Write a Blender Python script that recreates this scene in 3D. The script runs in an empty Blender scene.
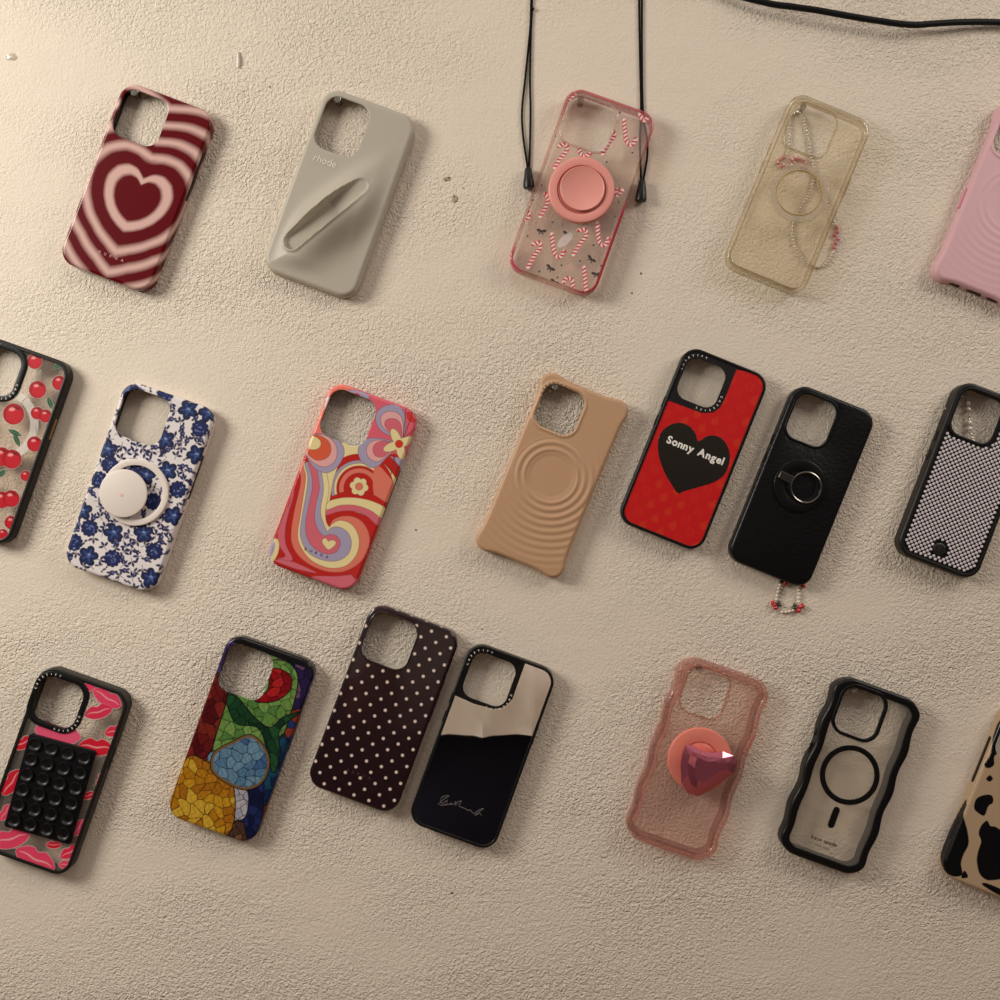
import bpy, math, random
import numpy as np
from mathutils import Vector
from mathutils.geometry import delaunay_2d_cdt

C = bpy.context.scene.collection
PI = math.pi

# ------------------------------------------------------------------ camera, world, lights, exposure
S = 0.775          # millimetres of wall per photo pixel
D = 820.0          # camera distance in millimetres
sc = bpy.context.scene
cam = bpy.data.cameras.new('camera')
cam.sensor_width = 36
cam.lens = 36 * D / (1000 * S)
cam.clip_start = 0.01
co = bpy.data.objects.new('camera', cam); C.objects.link(co)
co.location = (0, -D / 1000, 0); co.rotation_euler = (PI / 2, 0, 0)
sc.camera = co
sc.cycles.transparent_max_bounces = 40   # the clear cases stack many thin walls

w = bpy.data.worlds.new('room_light'); sc.world = w; w.use_nodes = True
# dim room: light comes down from above, the far side of the room is dark
wn, wl = w.node_tree.nodes, w.node_tree.links
wtc = wn.new('ShaderNodeTexCoord'); wsx = wn.new('ShaderNodeSeparateXYZ')
wl.new(wtc.outputs['Generated'], wsx.inputs[0])
wmr = wn.new('ShaderNodeMapRange'); wmr.interpolation_type = 'SMOOTHSTEP'
wmr.inputs[1].default_value = -0.15; wmr.inputs[2].default_value = 0.85
wmr.inputs[3].default_value = 0.045; wmr.inputs[4].default_value = 0.5
wl.new(wsx.outputs['Z'], wmr.inputs[0])
wn['Background'].inputs[0].default_value = (1.0, 0.89, 0.86, 1)
wl.new(wmr.outputs[0], wn['Background'].inputs[1])

def area_light(name, loc, target, size, power, col):
    l = bpy.data.lights.new(name, 'AREA'); l.energy = power; l.color = col
    l.shape = 'DISK'; l.size = size
    o = bpy.data.objects.new(name, l); C.objects.link(o)
    o.location = loc
    d = Vector(target) - Vector(loc)
    o.rotation_euler = d.to_track_quat('-Z', 'Y').to_euler()
    return o
area_light('left_lamp', (-1.05, -0.66, 0.52), (-0.12, 0, 0.08), 0.5, 13.0, (1.0, 0.955, 0.87))
area_light('right_lamp', (1.05, -0.62, 0.70), (0.2, 0, 0.1), 0.5, 5.4, (1.0, 0.93, 0.84))
area_light('added_top_fill', (-0.05, -0.80, 1.0), (-0.03, -1.15, -0.3), 0.3, 2.2, (1.0, 0.93, 0.84))   # added fill, no known lamp: brightens the photographer's top for the mirror case

sc.view_settings.view_transform = 'Standard'
sc.view_settings.look = 'None'
sc.view_settings.gamma = 1
sc.view_settings.use_curve_mapping = False
sc.view_settings.exposure = 0.0

# ------------------------------------------------------------------ colour and materials
def lin(c):
    c = np.asarray(c, float) / 255.0
    return np.where(c <= 0.04045, c / 12.92, ((c + 0.055) / 1.055) ** 2.4)
def lin4(c):
    return (*[float(v) for v in lin(c[:3])], 1.0)

def new_mat(name):
    m = bpy.data.materials.new(name); m.use_nodes = True
    nt = m.node_tree; b = nt.nodes['Principled BSDF']
    return m, nt, b
def noise_bump(nt, b, scale, strength, dist, kind='NOISE'):
    tc = nt.nodes.new('ShaderNodeTexCoord')
    if kind == 'NOISE':
        n = nt.nodes.new('ShaderNodeTexNoise'); n.inputs['Scale'].default_value = scale; out = n.outputs['Fac']
    else:
        n = nt.nodes.new('ShaderNodeTexVoronoi'); n.feature = 'DISTANCE_TO_EDGE'
        n.inputs['Scale'].default_value = scale
        mr = nt.nodes.new('ShaderNodeMapRange'); mr.inputs[2].default_value = 0.25
        nt.links.new(n.outputs['Distance'], mr.inputs[0]); out = mr.outputs[0]
    nt.links.new(tc.outputs['Object'], n.inputs['Vector'])
    bu = nt.nodes.new('ShaderNodeBump'); bu.inputs['Strength'].default_value = strength
    bu.inputs['Distance'].default_value = dist
    nt.links.new(out, bu.inputs['Height']); nt.links.new(bu.outputs[0], b.inputs['Normal'])
def pm(name, col, rough=0.5, metal=0.0, spec=0.5, coat=0.0, bump=None):
    m, nt, b = new_mat(name)
    b.inputs['Base Color'].default_value = lin4(col)
    b.inputs['Roughness'].default_value = rough
    b.inputs['Metallic'].default_value = metal
    b.inputs['Specular IOR Level'].default_value = spec
    b.inputs['Coat Weight'].default_value = coat
    b.inputs['Coat Roughness'].default_value = 0.08
    if bump: noise_bump(nt, b, *bump)
    return m
def attr_mat(name, rough=0.35, coat=0.0, spec=0.5, bump=None):
    m, nt, b = new_mat(name)
    a = nt.nodes.new('ShaderNodeVertexColor'); a.layer_name = 'Col'
    nt.links.new(a.outputs['Color'], b.inputs['Base Color'])
    b.inputs['Roughness'].default_value = rough
    b.inputs['Coat Weight'].default_value = coat
    b.inputs['Coat Roughness'].default_value = 0.06
    b.inputs['Specular IOR Level'].default_value = spec
    if bump: noise_bump(nt, b, *bump)
    return m
def clear_mat(name, tint, body=None, amount=0.0, gloss=0.10, rough=0.12, use_attr=False, edge=0.0, epow=6.0):
    """see-through plastic: tinted transparency, a share of coloured body and a gloss that grows at grazing angles;
    with use_attr the printed colour and its cover come from the mesh."""
    m, nt, b = new_mat(name)
    out = nt.nodes['Material Output']
    tr = nt.nodes.new('ShaderNodeBsdfTransparent'); tr.inputs[0].default_value = lin4(tint)
    b.inputs['Roughness'].default_value = 0.3
    mix = nt.nodes.new('ShaderNodeMixShader')
    if use_attr:
        a = nt.nodes.new('ShaderNodeVertexColor'); a.layer_name = 'Col'
        nt.links.new(a.outputs['Color'], b.inputs['Base Color'])
        nt.links.new(a.outputs['Alpha'], mix.inputs[0])
    else:
        b.inputs['Base Color'].default_value = lin4(body or (255, 255, 255))
        mix.inputs[0].default_value = amount
    nt.links.new(tr.outputs[0], mix.inputs[1]); nt.links.new(b.outputs[0], mix.inputs[2])
    if edge and not use_attr:                              # light travels a long way through the plastic at its edges
        le = nt.nodes.new('ShaderNodeLayerWeight'); le.inputs[0].default_value = 0.5
        pw = nt.nodes.new('ShaderNodeMath'); pw.operation = 'POWER'; pw.inputs[1].default_value = epow
        me_ = nt.nodes.new('ShaderNodeMath'); me_.operation = 'MULTIPLY_ADD'
        me_.inputs[1].default_value = edge; me_.inputs[2].default_value = amount; me_.use_clamp = True
        nt.links.new(le.outputs['Facing'], pw.inputs[0]); nt.links.new(pw.outputs[0], me_.inputs[0])
        nt.links.new(me_.outputs[0], mix.inputs[0])
    gl = nt.nodes.new('ShaderNodeBsdfGlossy'); gl.inputs['Roughness'].default_value = rough
    lw = nt.nodes.new('ShaderNodeLayerWeight'); lw.inputs[0].default_value = 0.35
    ma = nt.nodes.new('ShaderNodeMath'); ma.operation = 'MULTIPLY'; ma.inputs[1].default_value = gloss * 2.2
    ad = nt.nodes.new('ShaderNodeMath'); ad.operation = 'ADD'; ad.inputs[1].default_value = gloss * 0.35
    ad.use_clamp = True
    nt.links.new(lw.outputs['Facing'], ma.inputs[0]); nt.links.new(ma.outputs[0], ad.inputs[0])
    m2 = nt.nodes.new('ShaderNodeMixShader')
    nt.links.new(ad.outputs[0], m2.inputs[0])
    nt.links.new(mix.outputs[0], m2.inputs[1]); nt.links.new(gl.outputs[0], m2.inputs[2])
    nt.links.new(m2.outputs[0], out.inputs['Surface'])
    return m

M = {
    'black': pm('black_plastic', (11, 10, 10), 0.4, spec=.3),
    'bumper': pm('charcoal_bumper', (24, 21, 17), 0.42, spec=.35),
    'liner': pm('black_liner', (10, 8, 8), 0.35, spec=.3),
    'gloss_black': pm('gloss_black', (12, 11, 13), 0.15, coat=0.5),
    'white_ink': pm('white_ink', (235, 230, 222), 0.5),
    'white': pm('white_plastic', (226, 214, 204), 0.42),
    'grey_ink': pm('grey_ink', (96, 90, 88), 0.4),
    'dark_ink': pm('dark_ink', (28, 24, 22), 0.5),
    'pink_ink': pm('pink_ink', (205, 160, 150), 0.5),
    'plum_ink': pm('plum_ink', (96, 50, 60), 0.4),
    'metal': pm('dark_chrome', (120, 116, 110), 0.22, metal=1.0),
    'mirror': pm('dark_mirror', (120, 110, 98), 0.03, metal=1.0),
    'cord': pm('black_cord', (6, 6, 6), 0.75, spec=.15),
    'cable': pm('black_cable', (6, 6, 6), 0.55, spec=.25),
    'silicone': pm('black_silicone', (8, 8, 10), 0.36, spec=.35),
    'clear': clear_mat('clear_plastic', (252, 250, 247), (214, 206, 194), 0.09, gloss=0.05),
    'pin': clear_mat('clear_pin', (225, 220, 212), (200, 195, 186), 0.22, gloss=0.22, rough=0.08),
}

# ------------------------------------------------------------------ mesh helpers (all sizes in millimetres)
def mk(name, V, F, mats, parent=None, mi=None, col=None, smooth=True, sharp=38):
    V = np.asarray(V, float) / 1000.0
    me = bpy.data.meshes.new(name)
    me.from_pydata(V.tolist(), [], [list(map(int, f)) for f in F])
    for m in (mats if isinstance(mats, (list, tuple)) else [mats]): me.materials.append(m)
    if mi is not None: me.polygons.foreach_set('material_index', np.asarray(mi, np.int32))
    if col is not None:
        ca = me.color_attributes.new('Col', 'FLOAT_COLOR', 'POINT')
        ca.data.foreach_set('color', np.ascontiguousarray(col, np.float32).ravel())
    if smooth:
        me.polygons.foreach_set('use_smooth', np.ones(len(F), bool))
        me.set_sharp_from_angle(angle=math.radians(sharp))
    me.update()
    o = bpy.data.objects.new(name, me); C.objects.link(o)
    if parent: o.parent = parent
    return o
def tag(o, label, cat, group=None):
    o['label'] = label; o['category'] = cat
    if group: o['group'] = group
    return o

class Outline:
    """closed counter-clockwise outline with outward normals"""
    def __init__(s, P, N=None):
        s.P = np.asarray(P, float)
        if N is None:
            T = np.roll(s.P, -1, 0) - np.roll(s.P, 1, 0)
            N = np.stack([T[:, 1], -T[:, 0]], 1)
            N /= np.linalg.norm(N, axis=1)[:, None] + 1e-12
        s.N = N
    def off(s, d): return Outline(s.P + s.N * d, s.N)
def rrect(cx, cy, w, h, r, n=12, step=4.0):
    P, N = [], []
    cs = [(cx + w/2 - r, cy - h/2 + r, -PI/2), (cx + w/2 - r, cy + h/2 - r, 0),
          (cx - w/2 + r, cy + h/2 - r, PI/2), (cx - w/2 + r, cy - h/2 + r, PI)]
    for k, (x, y, a0) in enumerate(cs):
        for i in range(n + 1):
            a = a0 + PI/2 * i / n
            P.append((x + r*math.cos(a), y + r*math.sin(a))); N.append((math.cos(a), math.sin(a)))
        x2, y2, a2 = cs[(k+1) % 4]
        p = np.array(P[-1]); q = np.array((x2 + r*math.cos(a2), y2 + r*math.sin(a2)))
        m = max(1, int(np.linalg.norm(q-p) / step))
        for i in range(1, m):
            t = i / m; P.append(tuple(p + (q-p)*t)); N.append(N[-1])
    return Outline(P, np.array(N))
def circle(cx, cy, r, n=48):
    a = np.linspace(0, 2*PI, n, endpoint=False)
    N = np.stack([np.cos(a), np.sin(a)], 1)
    return Outline(N * r + (cx, cy), N)

def sd_poly(X, Y, P):
    P = np.asarray(P, float); d = np.full(X.shape, 1e9); inside = np.zeros(X.shape, bool)
    for (ax, ay), (bx, by) in zip(P, np.roll(P, -1, 0)):
        ex, ey = bx-ax, by-ay; L = ex*ex + ey*ey + 1e-12
        wx, wy = X-ax, Y-ay
        t = np.clip((wx*ex + wy*ey) / L, 0, 1)
        d = np.minimum(d, (wx-ex*t)**2 + (wy-ey*t)**2)
        c = ((ay > Y) != (by > Y))
        with np.errstate(divide='ignore', invalid='ignore'):
            xi = ax + (Y-ay) * ex / (ey if abs(ey) > 1e-12 else 1e-12)
        inside ^= c & (X < xi)
    d = np.sqrt(d)
    return np.where(inside, -d, d)

def cdt_fill(outer_pts, holes_pts, extra):
    pts = [tuple(p) for p in outer_pts]; edges = [(i, (i+1) % len(pts)) for i in range(len(pts))]
    for h in holes_pts:
        b = len(pts); n = len(h); pts += [tuple(p) for p in h]
        edges += [(b+i, b+(i+1) % n) for i in range(n)]
    nb = len(pts)
    pts += [tuple(p) for p in extra]
    r = delaunay_2d_cdt([Vector(p) for p in pts], edges, [], 1, 1e-7)
    mp = [(o[0] if o else None) for o in r[3]]
    T = np.array([[mp[i] if mp[i] is not None else -1 for i in f] for f in r[2] if len(f) == 3])
    T = T[(T >= 0).all(1)]
    PP = np.array(pts); c = PP[T].mean(1)
    keep = np.ones(len(T), bool)
    for h in holes_pts: keep &= sd_poly(c[:, 0], c[:, 1], h) > 0
    T = T[keep]
    a, b_, c_ = PP[T[:, 0]], PP[T[:, 1]], PP[T[:, 2]]
    cr = (b_[:, 0]-a[:, 0])*(c_[:, 1]-a[:, 1]) - (b_[:, 1]-a[:, 1])*(c_[:, 0]-a[:, 0])
    T[cr < 0] = T[cr < 0][:, ::-1]
    return T, nb

def solid(name, parent, mats, outer, holes=(), z0=0.0, z1=10.0, fil=0.6, sp=None, color=None, height=None,
          cavity=None, hfil=0.35, foot=0.5, steps=4):
    """a plate or shell: rounded outer edge, dense top face, holes with a small rounded lip; `cavity` hollows it from below"""
    V, F, MI = [], [], []
    pat = []                                     # pattern coordinates of the printed skin
    n = len(outer.P)
    prof = [(foot, z0), (0, z0 + max(foot, 0.01))]
    span = z1 - fil - z0 - foot
    k_ = int(span/.9) if color is not None and span > 3 else (2 if span > 3 else 1)
    for i in range(1, k_): prof.append((0, z0 + foot + span*i/k_))
    for i in range(steps + 1):
        a = PI/2 * i / steps
        prof.append((fil * (1 - math.cos(a)), z1 - fil + fil * math.sin(a)))
    dist = [0.0]
    for (a, b), (c, d) in zip(prof[::-1], prof[::-1][1:]): dist.append(dist[-1] + math.hypot(a-c, b-d))
    dist = dist[::-1]
    top = outer.off(-fil)
    rings = []
    for (ins, z), dd in zip(prof, dist):
        q = outer.off(-ins).P
        rings.append(len(V)); V += [(x, y, z) for x, y in q]
        pat += [tuple(p) for p in (top.P + outer.N * dd)]
    def band(a, b, m, k, flip=False):
        for i in range(k):
            j = (i+1) % k
            f = (a+i, a+j, b+j, b+i)
            F.append(f[::-1] if flip else f); MI.append(m)
    for a, b in zip(rings, rings[1:]): band(a, b, 0, n)
    # top face
    hp = [h.off(hfil) for h in holes]
    ex = np.zeros((0, 2))
    if sp:
        lo, hi = top.P.min(0), top.P.max(0)
        nx, ny = int((hi[0]-lo[0]) / sp) + 2, int((hi[1]-lo[1]) / (sp*0.87)) + 2
        gx, gy = np.meshgrid(np.arange(nx), np.arange(ny))
        G = np.stack([(lo[0] + (gx + 0.5*(gy % 2)) * sp).ravel(), (lo[1] + gy * sp * 0.87).ravel()], 1)
        k = sd_poly(G[:, 0], G[:, 1], top.P) < -0.45*sp
        for h in hp: k &= sd_poly(G[:, 0], G[:, 1], h.P) > 0.45*sp
        ex = G[k]
    T, nb = cdt_fill(top.P, [h.P for h in hp], ex)
    idx = [rings[-1] + i for i in range(n)]
    hstart = []
    for h in hp:
        hstart.append(len(V)); idx += [len(V) + i for i in range(len(h.P))]
        V += [(x, y, z1) for x, y in h.P]; pat += [tuple(p) for p in h.P]
    idx += [len(V) + i for i in range(len(ex))]
    V += [(x, y, z1) for x, y in ex]; pat += [tuple(p) for p in ex]
    idx = np.array(idx)
    for t in idx[T]: F.append(tuple(t)); MI.append(0)
    if height is not None:
        A = np.array(V); hz = height(A[:, 0], A[:, 1])
        sel = A[:, 2] > z1 - 1e-6
        A[sel, 2] += hz[sel]; V = [tuple(a) for a in A]
    zb = z1 - cavity if cavity else z0
    hl = []
    for h, hs in zip(holes, hstart):
        k = len(h.P); prev = hs
        hz = np.array(V)[hs:hs+k, 2]
        for ins, dz in ((hfil*0.3, -hfil*0.3), (0, -hfil), (0, None)):
            s0 = len(V); q = h.off(ins).P
            V += [(x, y, (zz + dz) if dz is not None else zb) for (x, y), zz in zip(q, hz)]
            pat += [tuple(p) for p in hp[len(hl)].P]
            band(prev, s0, 0, k); prev = s0
        hl.append(prev)
    im = 1 if len(mats) > 1 else 0
    if cavity:
        inn = outer.off(-cavity)
        a = rings[0]; s0 = len(V); V += [(x, y, z0) for x, y in inn.P]; pat += [tuple(p) for p in inn.P]
        band(a, s0, im, n, True)
        s1 = len(V); V += [(x, y, zb) for x, y in inn.P]; pat += [tuple(p) for p in inn.P]
        band(s0, s1, im, n, True); base = s1
        bp = inn.P
    else:
        base = rings[0]; bp = outer.off(-prof[0][0]).P
    T, nb = cdt_fill(bp, [h.P for h in holes], np.zeros((0, 2)))
    idx = [base + i for i in range(n)]
    for hs, h in zip(hl, holes): idx += [hs + i for i in range(len(h.P))]
    idx = np.array(idx)
    for t in idx[T]: F.append(tuple(t[::-1])); MI.append(im)
    col = None
    if color is not None:
        A = np.array(pat); col = color(A[:, 0], A[:, 1])
    return mk(name, V, F, list(mats), parent, MI, col)

def tube(path, r, n=10, closed=False, taper=None):
    P = np.asarray(path, float); m = len(P)
    V, F = [], []
    T = (np.roll(P, -1, 0) - np.roll(P, 1, 0)) if closed else np.gradient(P, axis=0)
    T /= np.linalg.norm(T, axis=1)[:, None] + 1e-12
    up = np.array((0.0, 0.0, 1.0))
    for i in range(m):
        a = np.cross(T[i], up)
        if np.linalg.norm(a) < 1e-3: a = np.cross(T[i], (0, 1.0, 0.1))
        a /= np.linalg.norm(a); b = np.cross(a, T[i])
        rr = r * (taper[i] if taper is not None else 1)
        for k in range(n):
            t = 2*PI*k/n; V.append(tuple(P[i] + rr*(a*math.cos(t) + b*math.sin(t))))
    for i in range(m if closed else m-1):
        for k in range(n):
            j = (i+1) % m; l = (k+1) % n
            F.append((i*n+k, j*n+k, j*n+l, i*n+l))
    if not closed:
        F.append(tuple(range(n))); F.append(tuple((m-1)*n + k for k in range(n))[::-1])
    return V, F
def lathe(profile, cx=0, cy=0, n=28):
    """profile of (radius, z) from base to top, turned about z"""
    V, F = [], []
    for r, z in profile:
        for k in range(n):
            a = 2*PI*k/n; V.append((cx + r*math.cos(a), cy + r*math.sin(a), z))
    for i in range(len(profile)-1):
        for k in range(n):
            l = (k+1) % n; F.append((i*n+k, i*n+l, (i+1)*n+l, (i+1)*n+k))
    F.append(tuple(range(n))[::-1]); F.append(tuple((len(profile)-1)*n + k for k in range(n)))
    return V, F
def merge(parts):
    V, F = [], []
    for v, f in parts:
        b = len(V); V += [tuple(p) for p in v]; F += [tuple(i+b for i in q) for q in f]
    return V, F
def catmull(P, k=8, closed=True):
    P = np.asarray(P, float); n = len(P); out = []
    for i in range(n if closed else n-1):
        if closed: p0, p1, p2, p3 = P[i-1], P[i], P[(i+1) % n], P[(i+2) % n]
        else: p0, p1, p2, p3 = P[max(i-1, 0)], P[i], P[i+1], P[min(i+2, n-1)]
        for j in range(k):
            t = j/k
            out.append(0.5*((2*p1) + (p2-p0)*t + (2*p0-5*p1+4*p2-p3)*t*t + (3*p1-p0-3*p2+p3)*t**3))
    if not closed: out.append(P[-1])
    return np.array(out)
def bead_mesh(p, r, n=10, m=6, sz=1.0):
    prof = [(max(r*math.sin(PI*i/m), 0.01), -r*math.cos(PI*i/m)*sz) for i in range(m+1)]
    V, F = lathe(prof, 0, 0, n)
    return [(x+p[0], y+p[1], z+p[2]) for x, y, z in V], F

# ------------------------------------------------------------------ lettering
_gl = {}
def glyph(ch, bold=0.0, shear=0.0):
    k = (ch, bold, shear)
    if k not in _gl:
        cu = bpy.data.curves.new('glyph', 'FONT'); cu.body = ch; cu.size = 1.0
        cu.offset = bold; cu.shear = shear; cu.resolution_u = 3; cu.extrude = 0.05
        o = bpy.data.objects.new('glyph', cu); C.objects.link(o)
        dg = bpy.context.evaluated_depsgraph_get(); dg.update()
        me = bpy.data.meshes.new_from_object(o.evaluated_get(dg))
        V = np.array([v.co[:] for v in me.vertices]) if len(me.vertices) else np.zeros((0, 3))
        F = [tuple(p.vertices) for p in me.polygons]
        wd = float(V[:, 0].max()) if len(V) else 0.3
        lo = float(V[:, 0].min()) if len(V) else 0.0
        bpy.data.objects.remove(o); bpy.data.curves.remove(cu); bpy.data.meshes.remove(me)
        _gl[k] = (V, F, lo, wd)
    return _gl[k]
def put_glyph(ch, x, y, ang, size, z, bold=0, shear=0, thick=0.15):
    V, F, lo, hi = glyph(ch, bold, shear)
    c, s_ = math.cos(ang), math.sin(ang)
    out = []
    for vx, vy, vz in V:
        px, py = (vx - (lo+hi)/2) * size, vy * size
        out.append((x + px*c - py*s_, y + px*s_ + py*c, z + thick * (1 if vz > 0 else -1)))
    return out, F
def line_text(txt, cx, cy, size, z, gap=0.12, ang=0.0, bold=0, shear=0, width=None, thick=0.15):
    ws = [(glyph(ch, bold, shear)[3] - glyph(ch, bold, shear)[2]) if ch != ' ' else 0.28 for ch in txt]
    tot = sum(ws) + gap*(len(txt)-1)
    if width: size = width / tot
    x = -tot/2; parts = []
    for ch, wd in zip(txt, ws):
        if ch != ' ':
            u = (x + wd/2) * size
            parts.append(put_glyph(ch, cx + u*math.cos(ang), cy + u*math.sin(ang), ang, size, z, bold, shear, thick))
        x += wd + gap
    return merge(parts)
def rim_text(txt, hole, off, size, step, z, bold=0.02, sides=(1, -1)):
    """the same word round the upper left and the lower right corner of the camera opening"""
    q = hole.off(off); P = q.P; n = len(P)
    L = np.r_[0, np.cumsum(np.linalg.norm(np.roll(P, -1, 0) - P, axis=1))]
    tot = L[-1]; c = P.mean(0); parts = []
    for sgn in sides:
        i = int(np.argmax((P - c) @ np.array((-1, 1)) * sgn))
        s0 = L[i]
        for k, ch in enumerate(txt):
            s_ = (s0 - (k - (len(txt)-1)/2) * step) % tot
            j = int(np.searchsorted(L, s_) - 1); j = max(0, min(n-1, j))
            t = (s_ - L[j]) / max(L[j+1]-L[j], 1e-9)
            p = P[j]*(1-t) + P[(j+1) % n]*t; nn = q.N[j]
            a = math.atan2(nn[1], nn[0]) - PI/2
            parts.append(put_glyph(ch, p[0]-nn[0]*size*.35, p[1]-nn[1]*size*.35, a, size, z, bold))
    return merge(parts)

# ------------------------------------------------------------------ painting printed skins
class Paint:
    def __init__(s, X, Y, base, alpha=1.0):
        s.X, s.Y = X, Y
        s.C = np.zeros((len(X), 4)); s.C[:, :3] = lin(base); s.C[:, 3] = alpha
    def fill(s, sd, rgb, soft=0.4, a=1.0):
        k = (np.clip(0.5 - sd/soft, 0, 1) * a)[:, None]
        s.C[:, :3] = s.C[:, :3]*(1-k) + lin(rgb)*k
        s.C[:, 3] = s.C[:, 3]*(1-k[:, 0]) + k[:, 0]
    def circ(s, x, y, r, rgb, **kw): s.fill(np.hypot(s.X-x, s.Y-y) - r, rgb, **kw)
    def ell(s, x, y, rx, ry, ang, rgb, **kw):
        s.fill(s.sd_ell(x, y, rx, ry, ang), rgb, **kw)
    def sd_ell(s, x, y, rx, ry, ang):
        c, q = math.cos(ang), math.sin(ang)
        u = (s.X-x)*c + (s.Y-y)*q; v = -(s.X-x)*q + (s.Y-y)*c
        return (np.hypot(u/rx, v/ry) - 1) * min(rx, ry)
    def seg(s, p0, p1, r, rgb, **kw):
        ex, ey = p1[0]-p0[0], p1[1]-p0[1]; t = np.clip(((s.X-p0[0])*ex + (s.Y-p0[1])*ey) / (ex*ex+ey*ey+1e-9), 0, 1)
        s.fill(np.hypot(s.X-p0[0]-ex*t, s.Y-p0[1]-ey*t) - r, rgb, **kw)
    def leaf(s, x, y, ln, wd, ang, rgb, **kw):
        c, q = math.cos(ang), math.sin(ang)
        u = ((s.X-x)*c + (s.Y-y)*q) / (ln/2); v = -(s.X-x)*q + (s.Y-y)*c
        s.fill(np.where(np.abs(u) < 1, np.abs(v) - wd/2*(1-u*u), 9), rgb, **kw)
    def blob(s, pts, rgb, line=None, lw=0.28, k=6, **kw):
        d = sd_poly(s.X, s.Y, catmull(pts, k) if k else pts)
        if line is not None: s.fill(d - lw, line, **kw)
        s.fill(d, rgb, **kw)

# ------------------------------------------------------------------ cases: where each hangs
class Case:
    def __init__(s, name, label, cx, cy, th, w, l, H=11.0, r=12.5, off=0.0, cat='phone case'):
        w, l, cx, cy = w*1.018, l*1.004, cx - 1.3, cy + .6
        s.w, s.l, s.H, s.r, s.th, s.off = w, l, H, r, math.radians(th), off
        k = S * (1 - (H/2 + off)/D)
        s.x0, s.z0 = (cx-500)*k, (500-cy)*k
        e = bpy.data.objects.new(name, None); C.objects.link(e)
        e.empty_display_size = 0.02
        e.location = (s.x0/1000, -off/1000, s.z0/1000)
        e.rotation_euler = (PI/2, s.th, 0)
        tag(e, label, cat, 'phone cases hung on the wall'); s.e = e
        s.out = rrect(0, 0, w, l, r)
    def px(s, x, y, h=None):
        """photo pixel to this case's own millimetres, on its back face"""
        h = s.H + s.off if h is None else h
        k = S * (1 - h/D)
        dx, dz = (x-500)*k - s.x0, (500-y)*k - s.z0
        c, q = math.cos(s.th), math.sin(s.th)
        return (dx*c - dz*q, dx*q + dz*c)
    def crop(s, x0, y0, f):
        return lambda *pts: [s.px(x0 + a/f, y0 + b/f) for a, b in pts]
    def hole(s, ml, mt, hw, hh, r=9.5):
        s.hc = (-s.w/2 + ml + hw/2, s.l/2 - mt - hh/2)
        s.hs = (hw, hh, r)
        s.ho = rrect(*s.hc, hw, hh, r, n=10, step=2.5)
        return s.ho
    def button(s, side, y, ln, mat, zc=5.5, wd=3.4, out=0.7, name='side_button'):
        n = rrect(0, 0, ln, wd, wd/2 - 0.05, n=5)
        V, F = [], []
        k = len(n.P)
        for ins, h in ((0, -1.0), (0, out*0.5), (0.5, out)):
            for u, v in n.off(-ins).P: V.append((side*(s.w/2 + h), y + u*side, zc + v))
        for a in (0, 1):
            for i in range(k):
                j = (i+1) % k; F.append((a*k+i, a*k+j, (a+1)*k+j, (a+1)*k+i))
        F.append(tuple(2*k+i for i in range(k)))
        return mk(name, V, F, mat, s.e)
    def side_buttons(s, mat, right=True):
        s.button(-1, s.l/2 - 47, 9, mat); s.button(-1, s.l/2 - 62, 9, mat)
        if right: s.button(1, s.l/2 - 52, 17, mat)
    def pin_spot(s):
        hw, hh, r = s.hs; d = r - 1.5
        return (s.hc[0] - hw/2 + r - math.sin(s.th)*d, s.hc[1] + hh/2 - r + math.cos(s.th)*d)
    def to_world(s, x, y, z):
        c, q = math.cos(s.th), math.sin(s.th)
        return ((s.x0 + x*c + y*q)/1000, (-s.off - z)/1000, (s.z0 - x*q + y*c)/1000)

def push_pin(case, label):
    x, y = case.pin_spot()
    V, F = lathe([(0.45, -6), (0.45, 0.2), (2.2, 0.25), (2.4, 0.9), (1.3, 1.8), (1.15, 8.2), (1.8, 8.9), (2.7, 9.2), (2.7, 10.0), (2.3, 10.5)], n=20)
    o = mk('push_pin', V, F, M['pin'])
    X, Y, Z = case.to_world(x, y, 0); o.location = (X, 0, Z); o.rotation_euler = (PI/2, 0, 0)
    tag(o, label, 'push pin', 'push pins in the wall')

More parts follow.
